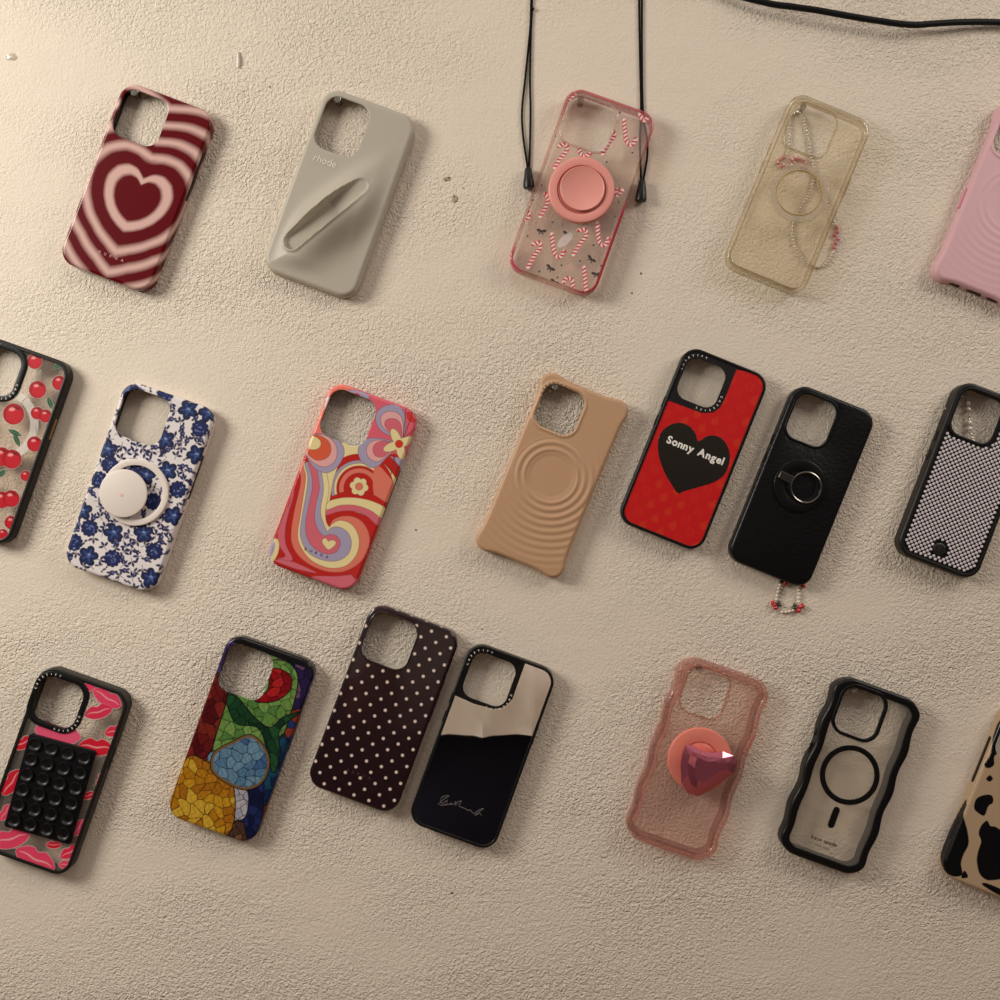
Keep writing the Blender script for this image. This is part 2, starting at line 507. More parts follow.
# ------------------------------------------------------------------ the room
def wall_material():
    m, nt, b = new_mat('painted_plaster')
    b.inputs['Base Color'].default_value = lin4((222, 209, 191))
    b.inputs['Roughness'].default_value = 0.62
    b.inputs['Specular IOR Level'].default_value = 0.35
    N = nt.nodes.new; Lk = nt.links.new
    tc = N('ShaderNodeTexCoord')
    def noise(scale, detail, rough=0.5, dist=0.0):
        n = N('ShaderNodeTexNoise'); n.inputs['Scale'].default_value = scale
        n.inputs['Detail'].default_value = detail; n.inputs['Roughness'].default_value = rough
        n.inputs['Distortion'].default_value = dist
        Lk(tc.outputs['Object'], n.inputs['Vector']); return n.outputs['Fac']
    def math_(op, a, b_, c=None):
        n = N('ShaderNodeMath'); n.operation = op
        for i, v in enumerate((a, b_, c)):
            if v is None: continue
            if isinstance(v, (int, float)): n.inputs[i].default_value = v
            else: Lk(v, n.inputs[i])
        return n.outputs[0]
    fine = noise(430, 1.0, 0.5, 0.7)
    worm = math_('ABSOLUTE', math_('SUBTRACT', noise(270, 1.0, 0.5, 1.0), 0.5), 0)
    big = noise(45, 2.0, 0.5, 0.0)
    mask = N('ShaderNodeMapRange'); mask.inputs[1].default_value = 0.40; mask.inputs[2].default_value = 0.68
    mask.inputs[3].default_value = 0.18; mask.inputs[4].default_value = 1.05
    mp_ = N('ShaderNodeMapping'); mp_.inputs['Scale'].default_value = (0.55, 1.25, 1)
    mp_.inputs['Location'].default_value = (0.31, 0.12, 0)
    mn = N('ShaderNodeTexNoise'); mn.inputs['Scale'].default_value = 7.0; mn.inputs['Detail'].default_value = 2.0
    Lk(tc.outputs['Object'], mp_.inputs['Vector']); Lk(mp_.outputs[0], mn.inputs['Vector'])
    Lk(mn.outputs['Fac'], mask.inputs[0])
    h = math_('ADD', math_('MULTIPLY', fine, 0.9), math_('MULTIPLY', worm, -1.1))
    h = math_('MULTIPLY', h, mask.outputs[0])
    h = math_('ADD', h, math_('MULTIPLY', big, 0.25))
    bu = N('ShaderNodeBump'); bu.inputs['Strength'].default_value = 1.0; bu.inputs['Distance'].default_value = 0.0021
    Lk(h, bu.inputs['Height']); Lk(bu.outputs[0], b.inputs['Normal'])
    return m
def structure(o): o['kind'] = 'structure'; return o
wv = [(-1600, -1400, 0), (1600, -1400, 0), (1600, 1100, 0), (-1600, 1100, 0),
      (-1600, -1400, -60), (1600, -1400, -60), (1600, 1100, -60), (-1600, 1100, -60)]
wf = [(0, 1, 2, 3), (7, 6, 5, 4), (0, 4, 5, 1), (1, 5, 6, 2), (2, 6, 7, 3), (3, 7, 4, 0)]
wall = structure(mk('wall_back', wv, wf, wall_material(), smooth=False))
wall.rotation_euler = (PI/2, 0, 0)
fv = [(-1600, 0, -1400), (1600, 0, -1400), (1600, -2200, -1400), (-1600, -2200, -1400),
      (-1600, 0, -1450), (1600, 0, -1450), (1600, -2200, -1450), (-1600, -2200, -1450)]
floor = structure(mk('floor', fv, [f[::-1] for f in wf], pm('oak_floor', (150, 118, 84), 0.4), smooth=False))

# little flaws of the plaster belong to the wall
def wall_px(x, y, h=0): k = S*(1-h/D); return ((x-500)*k, (500-y)*k)
spot_m = pm('pinhole_dark', (92, 76, 60), 0.8)
rs = random.Random(4)
for i, (x, y, r) in enumerate([(641, 273.5, .9), (632, 293, .8), (416, 530, .8), (463, 188, .6), (465, 182, .5), (270, 87, .7), (482, 629, .6), (452, 893, 1.0)]):
    X, Y = wall_px(x, y)
    V, F = lathe([(r, -0.3), (r, 0.05), (r*0.5, 0.06)], X, Y, 10)
    mk('pinhole', V, F, spot_m, wall)
chip_m = pm('chipped_plaster', (176, 160, 132), 0.7, bump=(600, 1.0, 0.002))
chip_d = pm('chip_dirt', (105, 92, 70), 0.8)
for x, y, rx, ry, mm, dome in [(447, 179, 4.2, 2.2, chip_m, .3), (449, 178, 1.8, 1.1, chip_d, .5), (446, 180.5, 1.2, .8, chip_d, .5),
                               (455, 199, 3.2, 4.0, chip_m, .8), (454, 197, 1.0, 1.7, chip_d, 1.0), (12, 57, 6, 4.0, clear_mat('clear_glue', (245, 240, 230), (225, 214, 196), .45, gloss=.15), .9)]:
    X, Y = wall_px(x, y); n = 18; V, F = [], []
    for lv, (q, z) in enumerate(((1, 0.0), (0.75, dome*.7), (0.4, dome))):
        for k in range(n):
            a = 2*PI*k/n; rr = q*(1 + rs.uniform(-.22, .22)); V.append((X + rx*S*rr*math.cos(a), Y + ry*S*rr*math.sin(a), z + rs.uniform(-.12, .12)*(lv > 0)))
    for a in (0, 1):
        for k in range(n): l = (k+1) % n; F.append((a*n+k, a*n+l, (a+1)*n+l, (a+1)*n+k))
    F.append(tuple(2*n+k for k in range(n)))
    mk('plaster_chip', V, F, mm, wall)

# ------------------------------------------------------------------ shared case builders
RED, CREAM, LAV, PINK, ROSE, SALM, ORNG = (186, 38, 32), (226, 208, 152), (162, 152, 176), (222, 164, 160), (206, 102, 114), (216, 118, 98), (212, 92, 62)
LINE = (112, 52, 56)

def printed_shell(c, color, mat, fil=2.4, sp=0.5, ml=3.0, mt=4.4, hw=37, hh=38, hr=9.5, name='shell', height=None):
    h = c.hole(ml, mt, hw, hh, hr)
    c.out = rrect(0, 0, c.w, c.l, c.r, n=18, step=.8)
    return solid(name, c.e, (mat, M['liner']), c.out, [h], 0, c.H, fil, sp, color, height, cavity=1.7, hfil=0.5, foot=0.7, steps=5)

def bumper_frame(c, mat, fw=2.3, fil=1.2, color=None, sp=None, out=None, inn=None):
    out = out or c.out
    return solid('bumper', c.e, (mat,), out, [inn or out.off(-fw)], 0, c.H, fil, sp, color, hfil=0.4, foot=0.8, steps=4)

def back_panel(c, mat, fw=2.3, z1=None, color=None, sp=None, hole=True, t=1.3, inn=None):
    z1 = c.H - 0.7 if z1 is None else z1
    return solid('back_panel', c.e, (mat, M['clear']) if mat.name.startswith('clear_printed') else (mat,), (inn or c.out.off(-fw)).off(0.25), [c.ho] if hole else [], z1 - t, z1, 0.12, sp, color, hfil=0.15, foot=0.05, steps=1)

def camera_ring(c, mat, wd=4.2, dz=0.5, z0=None, hfil=0.5):
    o = rrect(*c.hc, c.hs[0] + 2*wd, c.hs[1] + 2*wd, c.hs[2] + wd, n=10, step=2.5)
    return solid('camera_ring', c.e, (mat,), o, [c.ho], c.H - 2.6 if z0 is None else z0, c.H + dz, 0.5, None, hfil=hfil, foot=0.05, steps=3)

def lettering(c, parts, mat, label=None):
    o = mk('lettering', parts[0], parts[1], mat, c.e, smooth=False)
    if label: o['label'] = label
    return o
def rim_letters(c, txt, hole, off, size, step, z, mat, label):
    for sgn, where in ((1, 'upper left'), (-1, 'lower right')):
        lettering(c, rim_text(txt, hole, off, size, step, z, sides=(sgn,)), mat, label + ' at its ' + where)

def ring_plate(name, parent, mat, cx, cy, r0, r1, z0, z1, fil=0.5, n=56):
    return solid(name, parent, (mat,), circle(cx, cy, r1, n), [circle(cx, cy, r0, n)], z0, z1, fil, None, hfil=min(fil, .4), foot=0.05, steps=3)

# ------------------------------------------------------------------ 1 heart case
c = Case('phone_case', 'glossy maroon phone case with nested pale pink hearts', 139.9, 188.1, 20.7, 73, 147)
cr = c.crop(40, 60, 4)
hx, hy = cr((383, 556))[0]
def heart_col(X, Y):
    p = Paint(X, Y, (92, 2, 12))
    u, v = (X - hx), (Y - hy)
    a = np.arctan2(u, v)                                   # 0 towards the cleft
    t = np.abs(a)
    tk = np.array([0, .10, .30, .55, .85, 1.2, 1.6, 2.0, 2.4, 2.75, 3.0, PI])
    rk = np.array([11.5, 12.6, 16.2, 19.0, 20.2, 19.6, 17.6, 16.3, 16.0, 16.6, 17.6, 18.4])
    r0 = np.interp(t, tk, rk)
    soft = np.interp(t, [0, .5, 1.2, 2.0, 2.5, 2.9, PI], [15.4, 17.2, 18.4, 15.6, 14.9, 16.2, 18.4])
    d = np.hypot(u, v); f = d / r0
    k = np.clip((f - 1.4) / 1.2, 0, 1) * 0.75
    f = d / (r0*(1-k) + soft*k)
    for lo, hi in ((1.02, 1.42), (2.14, 2.52), (3.06, 3.42), (4.0, 4.34), (4.95, 5.3), (5.9, 6.3)):
        sw = .16 if lo < 1.5 else .26
        m_ = np.clip((f-lo)/sw + .5, 0, 1) * np.clip((hi-f)/sw + .5, 0, 1)
        p.C[:, :3] = p.C[:, :3]*(1-m_[:, None]) + lin((208, 170, 160))*m_[:, None]
    return p.C
gloss = attr_mat('glossy_print', 0.24, coat=0.1, spec=.25)
satin = attr_mat('satin_print', 0.45, coat=0.05, spec=.3)
printed_shell(c, heart_col, gloss)
c.button(1, c.l/2 - 50, 40, M['liner'], zc=4.6, wd=4.6, out=0.35, name='side_cutout')
x, y = cr((283, 790))[0]
lettering(c, line_text('BURGA', x, y, 2.4, c.H + .1, gap=.95, width=20, thick=.1), M['pink_ink'])
push_pin(c, 'clear push pin at the top of the maroon heart case opening')

# ------------------------------------------------------------------ 2 grey silicone case with lip balm pocket
c = Case('phone_case', 'stone grey silicone phone case with a moulded slanting pocket', 341.7, 194.3, 20, 74, 148, r=13)
cr = c.crop(250, 60, 3.846)
A, B = np.array(cr((168, 700))[0]), np.array(cr((455, 470))[0])
def grey_h(X, Y):
    ax = (B - A); L = np.hypot(*ax); ax = ax/L; nx = np.array((-ax[1], ax[0]))
    t = ((X-A[0])*ax[0] + (Y-A[1])*ax[1]); s_ = ((X-A[0])*nx[0] + (Y-A[1])*nx[1])
    tt = np.clip(t/L, 0, 1)
    edge = np.clip(np.minimum.reduce([c.w/2 - 2 - np.abs(X), c.l/2 - 2 - np.abs(Y)]) / 15, 0, 1)
    edge = edge*edge*(3-2*edge)
    bulge = 12.5*np.exp(-((s_+9)/15.0)**2) * np.exp(-((t-L*.42)/(L*.55))**2)   # swell on the lower right side of the pocket
    bulge += 6.0*np.exp(-((s_-7)/7.0)**2) * np.exp(-((t-L*.6)/(L*.42))**2)
    rr = 6.4*(1-tt) + 4.2*tt
    rr = rr + 2.2*np.sin(tt*PI)
    dcap = np.hypot(t - np.clip(t, 0, L*.92), s_ - 0) - rr
    dep = np.clip(0.5 - dcap/2.2, 0, 1); dep = dep*dep*(3-2*dep)
    depth = 1.0 - np.clip((t/L - .55)/.5, 0, 1)
    z = bulge*edge
    floor_ = -0.6 + 2.0*np.clip(t/L, 0, 1)
    lip = 1.1*np.exp(-((dcap-1.3)/1.1)**2) * np.clip(depth+.2, 0, 1)
    return z*(1-dep*depth) + floor_*dep*depth + lip*edge
gs = pm('stone_silicone', (174, 166, 150), 0.48)
h = c.hole(4.6, 5.0, 35, 42, 10)
solid('shell', c.e, (gs, pm('stone_lining', (150, 142, 126), 0.7)), c.out, [h], 0, c.H, 3.2, 0.8, None, grey_h, cavity=1.8, hfil=.6, foot=.7, steps=6)
x, y = cr((287, 395))[0]
V, F = line_text('rhode', x, y - 1.2, 5, 0, gap=.06, width=18, bold=.012, thick=.3)
V = [(a, b, q + c.H + float(grey_h(np.array([a]), np.array([b]))[0])) for a, b, q in V]
lettering(c, (V, F), pm('pale_stone_ink', (214, 208, 194), .45), 'pale raised word')
push_pin(c, 'clear push pin at the top of the grey silicone case opening')

# ------------------------------------------------------------------ 3 clear candy cane case
def bow(p, x, y, s_, ang, rgb):
    for q in (1, -1):
        for da, ln, wd in ((0.15, 3.0, 1.7), (-1.0, 2.6, .9)):
            a = ang + (da*q if q > 0 else PI + da*q)
            p.leaf(x + math.cos(a)*ln*.5*s_, y + math.sin(a)*ln*.5*s_, ln*s_, wd*s_, a, rgb)
    p.circ(x, y, .6*s_, rgb)
def cane(p, pts, wd=2.0):
    """striped stick along a path"""
    P = catmull(pts, 8, closed=False)
    L = np.r_[0, np.cumsum(np.linalg.norm(np.diff(P, axis=0), axis=1))]
    best = np.full(p.X.shape, 1e9); arc = np.zeros(p.X.shape)
    for i in range(len(P)-1):
        ex, ey = P[i+1]-P[i]; q = ex*ex+ey*ey+1e-9
        t = np.clip(((p.X-P[i, 0])*ex + (p.Y-P[i, 1])*ey)/q, 0, 1)
        sx, sy = p.X-P[i, 0]-ex*t, p.Y-P[i, 1]-ey*t
        d = np.hypot(sx, sy); side = np.sign(ex*sy - ey*sx)*d
        k = d < best; best = np.where(k, d, best); arc = np.where(k, L[i] + t*math.sqrt(q) + side*.5, arc)
    p.fill(best - wd, (206, 60, 66), soft=.5)
    p.fill(best - wd + .35, (236, 220, 212), soft=.4)
    st = (np.abs((arc/2.9) % 1 - .5) - .24)*2.9
    p.fill(np.maximum(best - wd + .1, st), (196, 36, 46), soft=.4)
c = Case('phone_case', 'clear red-edged phone case printed with candy canes and small bows', 582.7, 192.8, 19.7, 70, 147, off=2.2)
c.hole(4.6, 5, 37, 37, 9)
cr = c.crop(480, 60, 4)
def candy_col(X, Y):
    p = Paint(X, Y, (228, 200, 196), 0.12)
    for pts in ([(577, 238), (581, 290), (588, 325), (608, 338), (624, 315)], [(288, 695), (293, 745), (303, 780), (322, 785), (336, 765)],
                [(470, 650), (473, 700), (483, 735), (502, 738), (514, 715)], [(399, 345), (402, 370), (418, 385), (440, 372)],
                [(192, 828), (215, 785), (240, 752), (238, 730), (212, 735)], [(373, 778), (400, 735), (425, 700), (420, 678), (395, 680)],
                [(298, 430), (320, 395), (347, 360), (342, 336), (316, 342)], [(372, 915), (368, 880), (348, 872), (334, 888)],
                [(417, 828), (420, 870), (425, 925)], [(490, 375), (515, 330), (538, 300), (532, 285)], [(240, 625), (262, 590), (272, 560), (262, 535)],
                [(570, 520), (550, 540), (545, 530), (552, 515)], [(180, 640), (196, 622), (190, 605)], [(345, 165), (365, 148), (380, 128)],
                [(470, 470), (474, 510), (484, 540), (502, 545), (514, 520)], [(640, 215), (655, 240), (680, 225)]):
        cane(p, cr(*pts), 1.75)
    for a, b, g in ((350, 695, -.1), (446, 795, -.4), (282, 831, -.3), (246, 683, .2), (466, 855, .3), (300, 888, -.2), (505, 250, .3)):
        x, y = cr((a, b))[0]; bow(p, x, y, 1.45, g, (58, 50, 46))
    for a, b in ((560, 208), (610, 370), (507, 407), (342, 728), (400, 803), (237, 845), (327, 820), (309, 869), (455, 740), (540, 625), (556, 568), (598, 545),
                 (246, 500), (300, 303), (262, 395), (290, 648), (485, 822), (190, 703), (212, 560)):
        x, y = cr((a, b))[0]; p.circ(x, y, .85, (44, 28, 28))
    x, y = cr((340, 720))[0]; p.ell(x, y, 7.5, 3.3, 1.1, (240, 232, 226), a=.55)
    for a, b in ((300, 420), (215, 800), (395, 755), (258, 610), (368, 832)):
        x, y = cr((a, b))[0]
        for q in range(-2, 3): p.seg((x-2.5+q*1.1, y-1.6), (x-1.2+q*1.1, y+1.8), .2, (222, 120, 128), a=.8)
    return p.C
clear_print = clear_mat('clear_printed_panel', (252, 248, 244), gloss=0.045, use_attr=True)
def candy_edge(X, Y):
    p = Paint(X, Y, (238, 205, 205), 0.12)
    top = np.clip((Y - 40)/26, 0, 1); br = np.clip(((X-12)/24), 0, 1)*np.clip((6-Y)/10, 0, 1)
    bl = np.clip((-20-X)/8, 0, 1)*np.clip((-52-Y)/10, 0, 1)
    k = np.maximum(np.maximum(top*.55, br), bl*.9)
    p.C[:, :3] = lin((206, 62, 84))*(1-br[:, None]) + lin((176, 14, 34))*br[:, None]
    p.C[:, 3] = .04 + .75*k
    return p.C
back_panel(c, clear_print, 2.2, color=candy_col, sp=0.45)
bumper_frame(c, clear_mat('clear_red_bumper', (248, 236, 232), gloss=.13, use_attr=True), 2.2, color=candy_edge, sp=1.0)
camera_ring(c, clear_mat('clear_lip', (252, 246, 244), (226, 206, 202), .22, gloss=.12), 1.3, .8)
gx, gy = cr((405, 523))[0]
gp = pm('salmon_grip', (226, 150, 138), 0.4); gp2 = pm('deep_salmon_grip', (204, 120, 112), 0.4)
g = ring_plate('grip_ring', c.e, gp, gx, gy, 18.5, 25.2, c.H - .7, c.H + 3.2, 1.2)
mk('grip_collar', *lathe([(18.8, c.H-.7), (18.8, c.H+1.5), (17.4, c.H+2.4), (16.0, c.H+2.0), (14.6, c.H+3.6)], gx, gy, 48), gp2, g)
tx, ty = gx + .4, gy + .6
mk('grip_top', *lathe([(15.5, c.H+1), (16.6, c.H+3.0), (17.0, c.H+4.4), (16.4, c.H+5.0), (15.4, c.H+4.4), (0.3, c.H+4.2)], tx, ty, 48), gp, g)
push_pin(c, 'clear push pin at the top of the candy cane case opening')

# ------------------------------------------------------------------ 4 yellowed clear case
c = Case('phone_case', 'clear phone case with yellowed amber edges and a pale magnet ring', 798.0, 194.5, 22.5, 65, 143, off=2.8, r=12)
c.hole(6.0, 6.0, 34, 36, 8)
cr = c.crop(710, 70, 4.168)
amber = clear_mat('amber_clear', (254, 252, 244), (140, 110, 60), 0.02, gloss=.10, edge=.95, epow=2.6)
back_panel(c, clear_mat('yellowed_clear', (255, 253, 248), (206, 194, 170), 0.06, gloss=.04, edge=.7), 2.6)
bumper_frame(c, amber, 3.0, fil=2.4)
camera_ring(c, amber, 1.2, .5)
gx, gy = cr((372, 512))[0]
ring_plate('magnet_ring', c.e, clear_mat('milky_ring', (242, 238, 228), (232, 224, 208), 0.22, gloss=.08), gx, gy, 17.4, 22.6, c.H-1.0, c.H+.3, .3)
ring_plate('magnet_ring_rim', c.e, pm('gilt_rim', (178, 150, 92), .35, metal=.3), gx, gy, 16.7, 17.5, c.H-.9, c.H+.5, .2)
c.side_buttons(amber)
push_pin(c, 'clear push pin at the top of the yellowed clear case opening')
bd_clear = clear_mat('clear_bead', (246, 240, 232), (244, 236, 226), .6, gloss=.25, rough=.05)
bd_pink = clear_mat('pink_bead', (246, 190, 190), (232, 140, 146), .6, gloss=.25, rough=.05)
bd_pearl = pm('pearl_bead', (226, 214, 200), .25, coat=.6)
def bead_strap(name, label, cat, case, pts, z, r, mats, step, cord=True, k=6, closed=False, par=None):
    """cord with separate beads, in the case's own millimetres"""
    P = catmull(pts, k, closed=closed)
    if closed: P = np.r_[P, P[:1]]
    L = np.r_[0, np.cumsum(np.linalg.norm(np.diff(P, axis=0), axis=1))]
    e = bpy.data.objects.new(name, None); C.objects.link(e); e.empty_display_size = .01
    tag(e, label, cat)
    W = [case.to_world(x, y, z) for x, y in P]
    org = W[0]; e.location = (org[0], 0, org[2]); e.rotation_euler = (PI/2, 0, 0)
    Q = [((a[0]-org[0])*1000, (a[2]-org[2])*1000, -a[1]*1000) for a in W]
    if cord: mk('cord', *tube(Q, .28, 6), pm('bead_thread', (214, 200, 184), .6), e)
    proto = {}
    s_ = step/2; i = 0
    while s_ < L[-1]:
        x, y, zz = (float(np.interp(s_, L, [q[j] for q in Q])) for j in range(3))
        m_, rr = mats(i, (float(np.interp(s_, L, P[:, 0])), float(np.interp(s_, L, P[:, 1]))))
        if (m_.name, rr) not in proto:
            o = mk('bead', *bead_mesh((0, 0, 0), rr, 10, 6), m_, e); proto[(m_.name, rr)] = o
        else:
            o = proto[(m_.name, rr)].copy(); C.objects.link(o); o.parent = e
        o.location = (x/1000, y/1000, zz/1000)
        s_ += step*(rr/r); i += 1
    return e
pink_at = cr((310, 358), (350, 350), (390, 362), (420, 372), (330, 378), (548, 660), (540, 705), (552, 690))
def clear_strap(i, p):
    if min(math.hypot(p[0]-a, p[1]-b) for a, b in pink_at) < 4.2: return (bd_pink, 1.75)
    return (bd_clear, 1.15)
st = bead_strap('bead_strap', 'strap of clear and pink beads dangling behind the yellowed clear case', 'bead strap', c,
    cr((378, 150), (354, 175), (349, 240), (346, 310), (325, 345), (300, 356), (312, 378), (350, 378), (372, 362), (352, 348), (385, 346), (420, 362), (400, 384), (440, 400), (505, 520), (535, 610), (556, 650), (538, 668), (556, 690), (540, 712), (525, 760), (480, 806), (420, 785), (385, 740), (365, 690), (372, 600), (440, 480), (452, 390), (440, 330), (427, 250), (408, 175), (388, 150)),
    -1.3, 1.15, clear_strap, 2.6)

# ------------------------------------------------------------------ rippled silicone cases
def ripple_case(label, cx, cy, th, w_, l_, col, rc, amp, txt):
    c = Case('phone_case', label, cx, cy, th, w_, l_, r=11)
    w_, l_ = c.w, c.l
    base = rrect(0, 0, w_, l_, 11, n=14, step=2.0)
    # corners flare out a little
    d = np.hypot(np.abs(base.P[:, 0]) - w_/2 + 4, np.abs(base.P[:, 1]) - l_/2 + 4)
    c.out = Outline(base.P + base.N * (3.0*np.exp(-(d/10)**2) - 0.9)[:, None])
    m = pm(label.split()[0] + '_ripple_silicone', col, .5)
    def hgt(X, Y):
        r_ = np.hypot(X-rc[0], Y-rc[1])
        k = np.clip((r_-17.5)/3, 0, 1) * np.clip((c.w/2 - 1 - np.abs(X))/3, 0, 1) * np.clip((c.l/2 - 2 - np.abs(Y))/3, 0, 1)
        hx_, hy_ = c.hc; qx, qy = np.abs(X-hx_) - c.hs[0]/2 + c.hs[2], np.abs(Y-hy_) - c.hs[1]/2 + c.hs[2]
        hd = np.hypot(np.maximum(qx, 0), np.maximum(qy, 0)) + np.minimum(np.maximum(qx, qy), 0) - c.hs[2]
        k = k*np.clip((hd-3)/3, 0, 1)
        side = np.clip(.35 + .8*np.cos(np.arctan2((Y-rc[1]), (X-rc[0])) + .75), .04, 1)
        far = np.clip(1.15 - (r_-20)/55, .12, 1)
        ph = (r_-17.5)/5.6
        wv_ = np.where(r_ < 30, 1, side)
        hz = amp*k*far*wv_*(.5 - .5*np.cos(2*PI*ph))
        hz -= .5*amp*np.clip((17.5-r_)/2, 0, 1)
        lip = .8*np.clip(1 - np.abs(hd-1.6)/1.6, 0, 1)*(hd > -0.5)
        return hz + lip
    h = c.hole(4.6, 6.2, 33, 34.5, 9.5)
    solid('shell', c.e, (m, pm(label.split()[0] + '_lining', [int(v*.8) for v in col], .7)), c.out, [h], 0, c.H, 2.6, .7, None, hgt, cavity=1.8, hfil=.5, foot=.7, steps=5)
    if txt: rim_letters(c, 'CASETIFY', h, .95, 1.9, 3.3, c.H + .9, M['white_ink'], 'pale raised letters around the camera opening')
    return c
crf = lambda c_: c_.crop(460, 350, 4)
tmp = Case.crop
TAN = (186, 147, 112)
rcx = (-0.6, -1.0)
c = ripple_case('tan silicone phone case with raised ripples around a flat disc', 553.2, 474.8, 22.3, 69, 144, TAN, rcx, .75, True)
push_pin(c, 'clear push pin at the top of the tan rippled case opening')
c = ripple_case('pink silicone phone case with flared corners at the right edge of the photo', 1010.0, 205.5, 22.0, 70, 144, (212, 168, 174), (0.4, 0), .22, False)
V, F = tube([(-22, -c.l/2 - .9, 5.5), (22, -c.l/2 - .9, 5.5)], 0.1, 4)
for xx, ln in ((-16, 8), (0, 12), (15, 9)):
    n_ = rrect(0, 0, ln, 3.4, 1.6, n=5); k = len(n_.P)
    V = [(xx + u, -c.l/2 + z_ , 5.2 + v) for z_ in (0.9, -.25) for u, v in n_.P]
    F = [(i, (i+1) % k, k+(i+1) % k, k+i) for i in range(k)] + [tuple(range(k, 2*k))]
    mk('port_slot', V, F, pm('dark_slot', (60, 34, 36), .6) if 'dark_slot' not in bpy.data.materials else bpy.data.materials['dark_slot'], c.e)
c.button(-1, -8, 17, pm('pink_button', (214, 144, 160), .5))

# ------------------------------------------------------------------ 6 cherry case
c = Case('phone_case', 'clear phone case with red cherries and a charcoal bumper at the left edge', 0, 440.5, 19.6, 71, 148)
cr = c.crop(0, 320, 4.17)
# set so that the right edge and the top right corner meet the photo
c.hole(2.6, 6.0, 33, 35, 9.5)
def cherries(X, Y):
    p = Paint(X, Y, (240, 236, 228), 0.04)
    x0, y0 = -0.5, 13.5; d = np.hypot(X-x0, Y-y0)
    p.fill(np.abs(d - 25.5) - 3.2, (238, 232, 224), a=.5)
    green, stem = (38, 84, 58), (84, 70, 50)
    for a in ([(85, 362), (95, 335), (112, 322)], [(150, 490), (152, 465), (147, 442)], [(165, 265), (165, 235), (168, 210)], [(18, 545), (22, 520), (20, 500)],
              [(48, 548), (50, 525), (48, 500)], [(35, 715), (22, 690), (8, 665)], [(160, 368), (180, 350), (205, 330)], [(40, 820), (46, 800), (40, 790)]):
        q = cr(*a)
        for i, j in zip(q, q[1:]): p.seg(i, j, .28, stem)
    for a, b, ln, an in ((240, 190, 9, 1.0), (207, 345, 11, -.9), (60, 470, 12, -.1), (68, 500, 12, -.8), (5, 640, 9, 1.1)):
        x, y = cr((a, b))[0]; p.leaf(x, y, ln, 4.0, an, green); p.seg((x-ln*.35*math.cos(an), y-ln*.35*math.sin(an)), (x+ln*.35*math.cos(an), y+ln*.35*math.sin(an)), .15, (110, 150, 110))
    for a, b, r in ((143, 172, 29), (155, 290, 33), (246, 262, 28), (55, 392, 40), (153, 388, 24), (188, 400, 25), (143, 517, 29), (5, 570, 36), (48, 580, 36),
                    (105, 650, 20), (5, 750, 32), (45, 745, 32), (45, 845, 26), (10, 893, 20), (-90, 560, 36), (-120, 420, 34), (-70, 700, 34), (-150, 640, 30)):
        x, y = cr((a, b))[0]; r *= .205
        p.circ(x, y, r, (158, 14, 28)); p.ell(x+.1*r, y-.1*r, r*.8, r*.75, 0, (192, 24, 38), soft=1.8)
        p.ell(x-.28*r, y+.38*r, r*.3, r*.17, .5, (240, 150, 146), soft=.8)
        p.ell(x+.1*r, y+.62*r, r*.35, r*.1, 0, (112, 12, 24), soft=.7)
    return p.C
back_panel(c, clear_print, 3.0, color=cherries, sp=.45)
bumper_frame(c, M['bumper'], 3.0, fil=1.4)
camera_ring(c, M['black'], 4.4, .5)
rim_letters(c, 'CASETIFY', c.ho, 2.2, 2.1, 3.4, c.H + .5, M['white_ink'], 'white letters around the camera opening')
c.side_buttons(pm('brass_button', (150, 118, 74), .35, metal=.6))

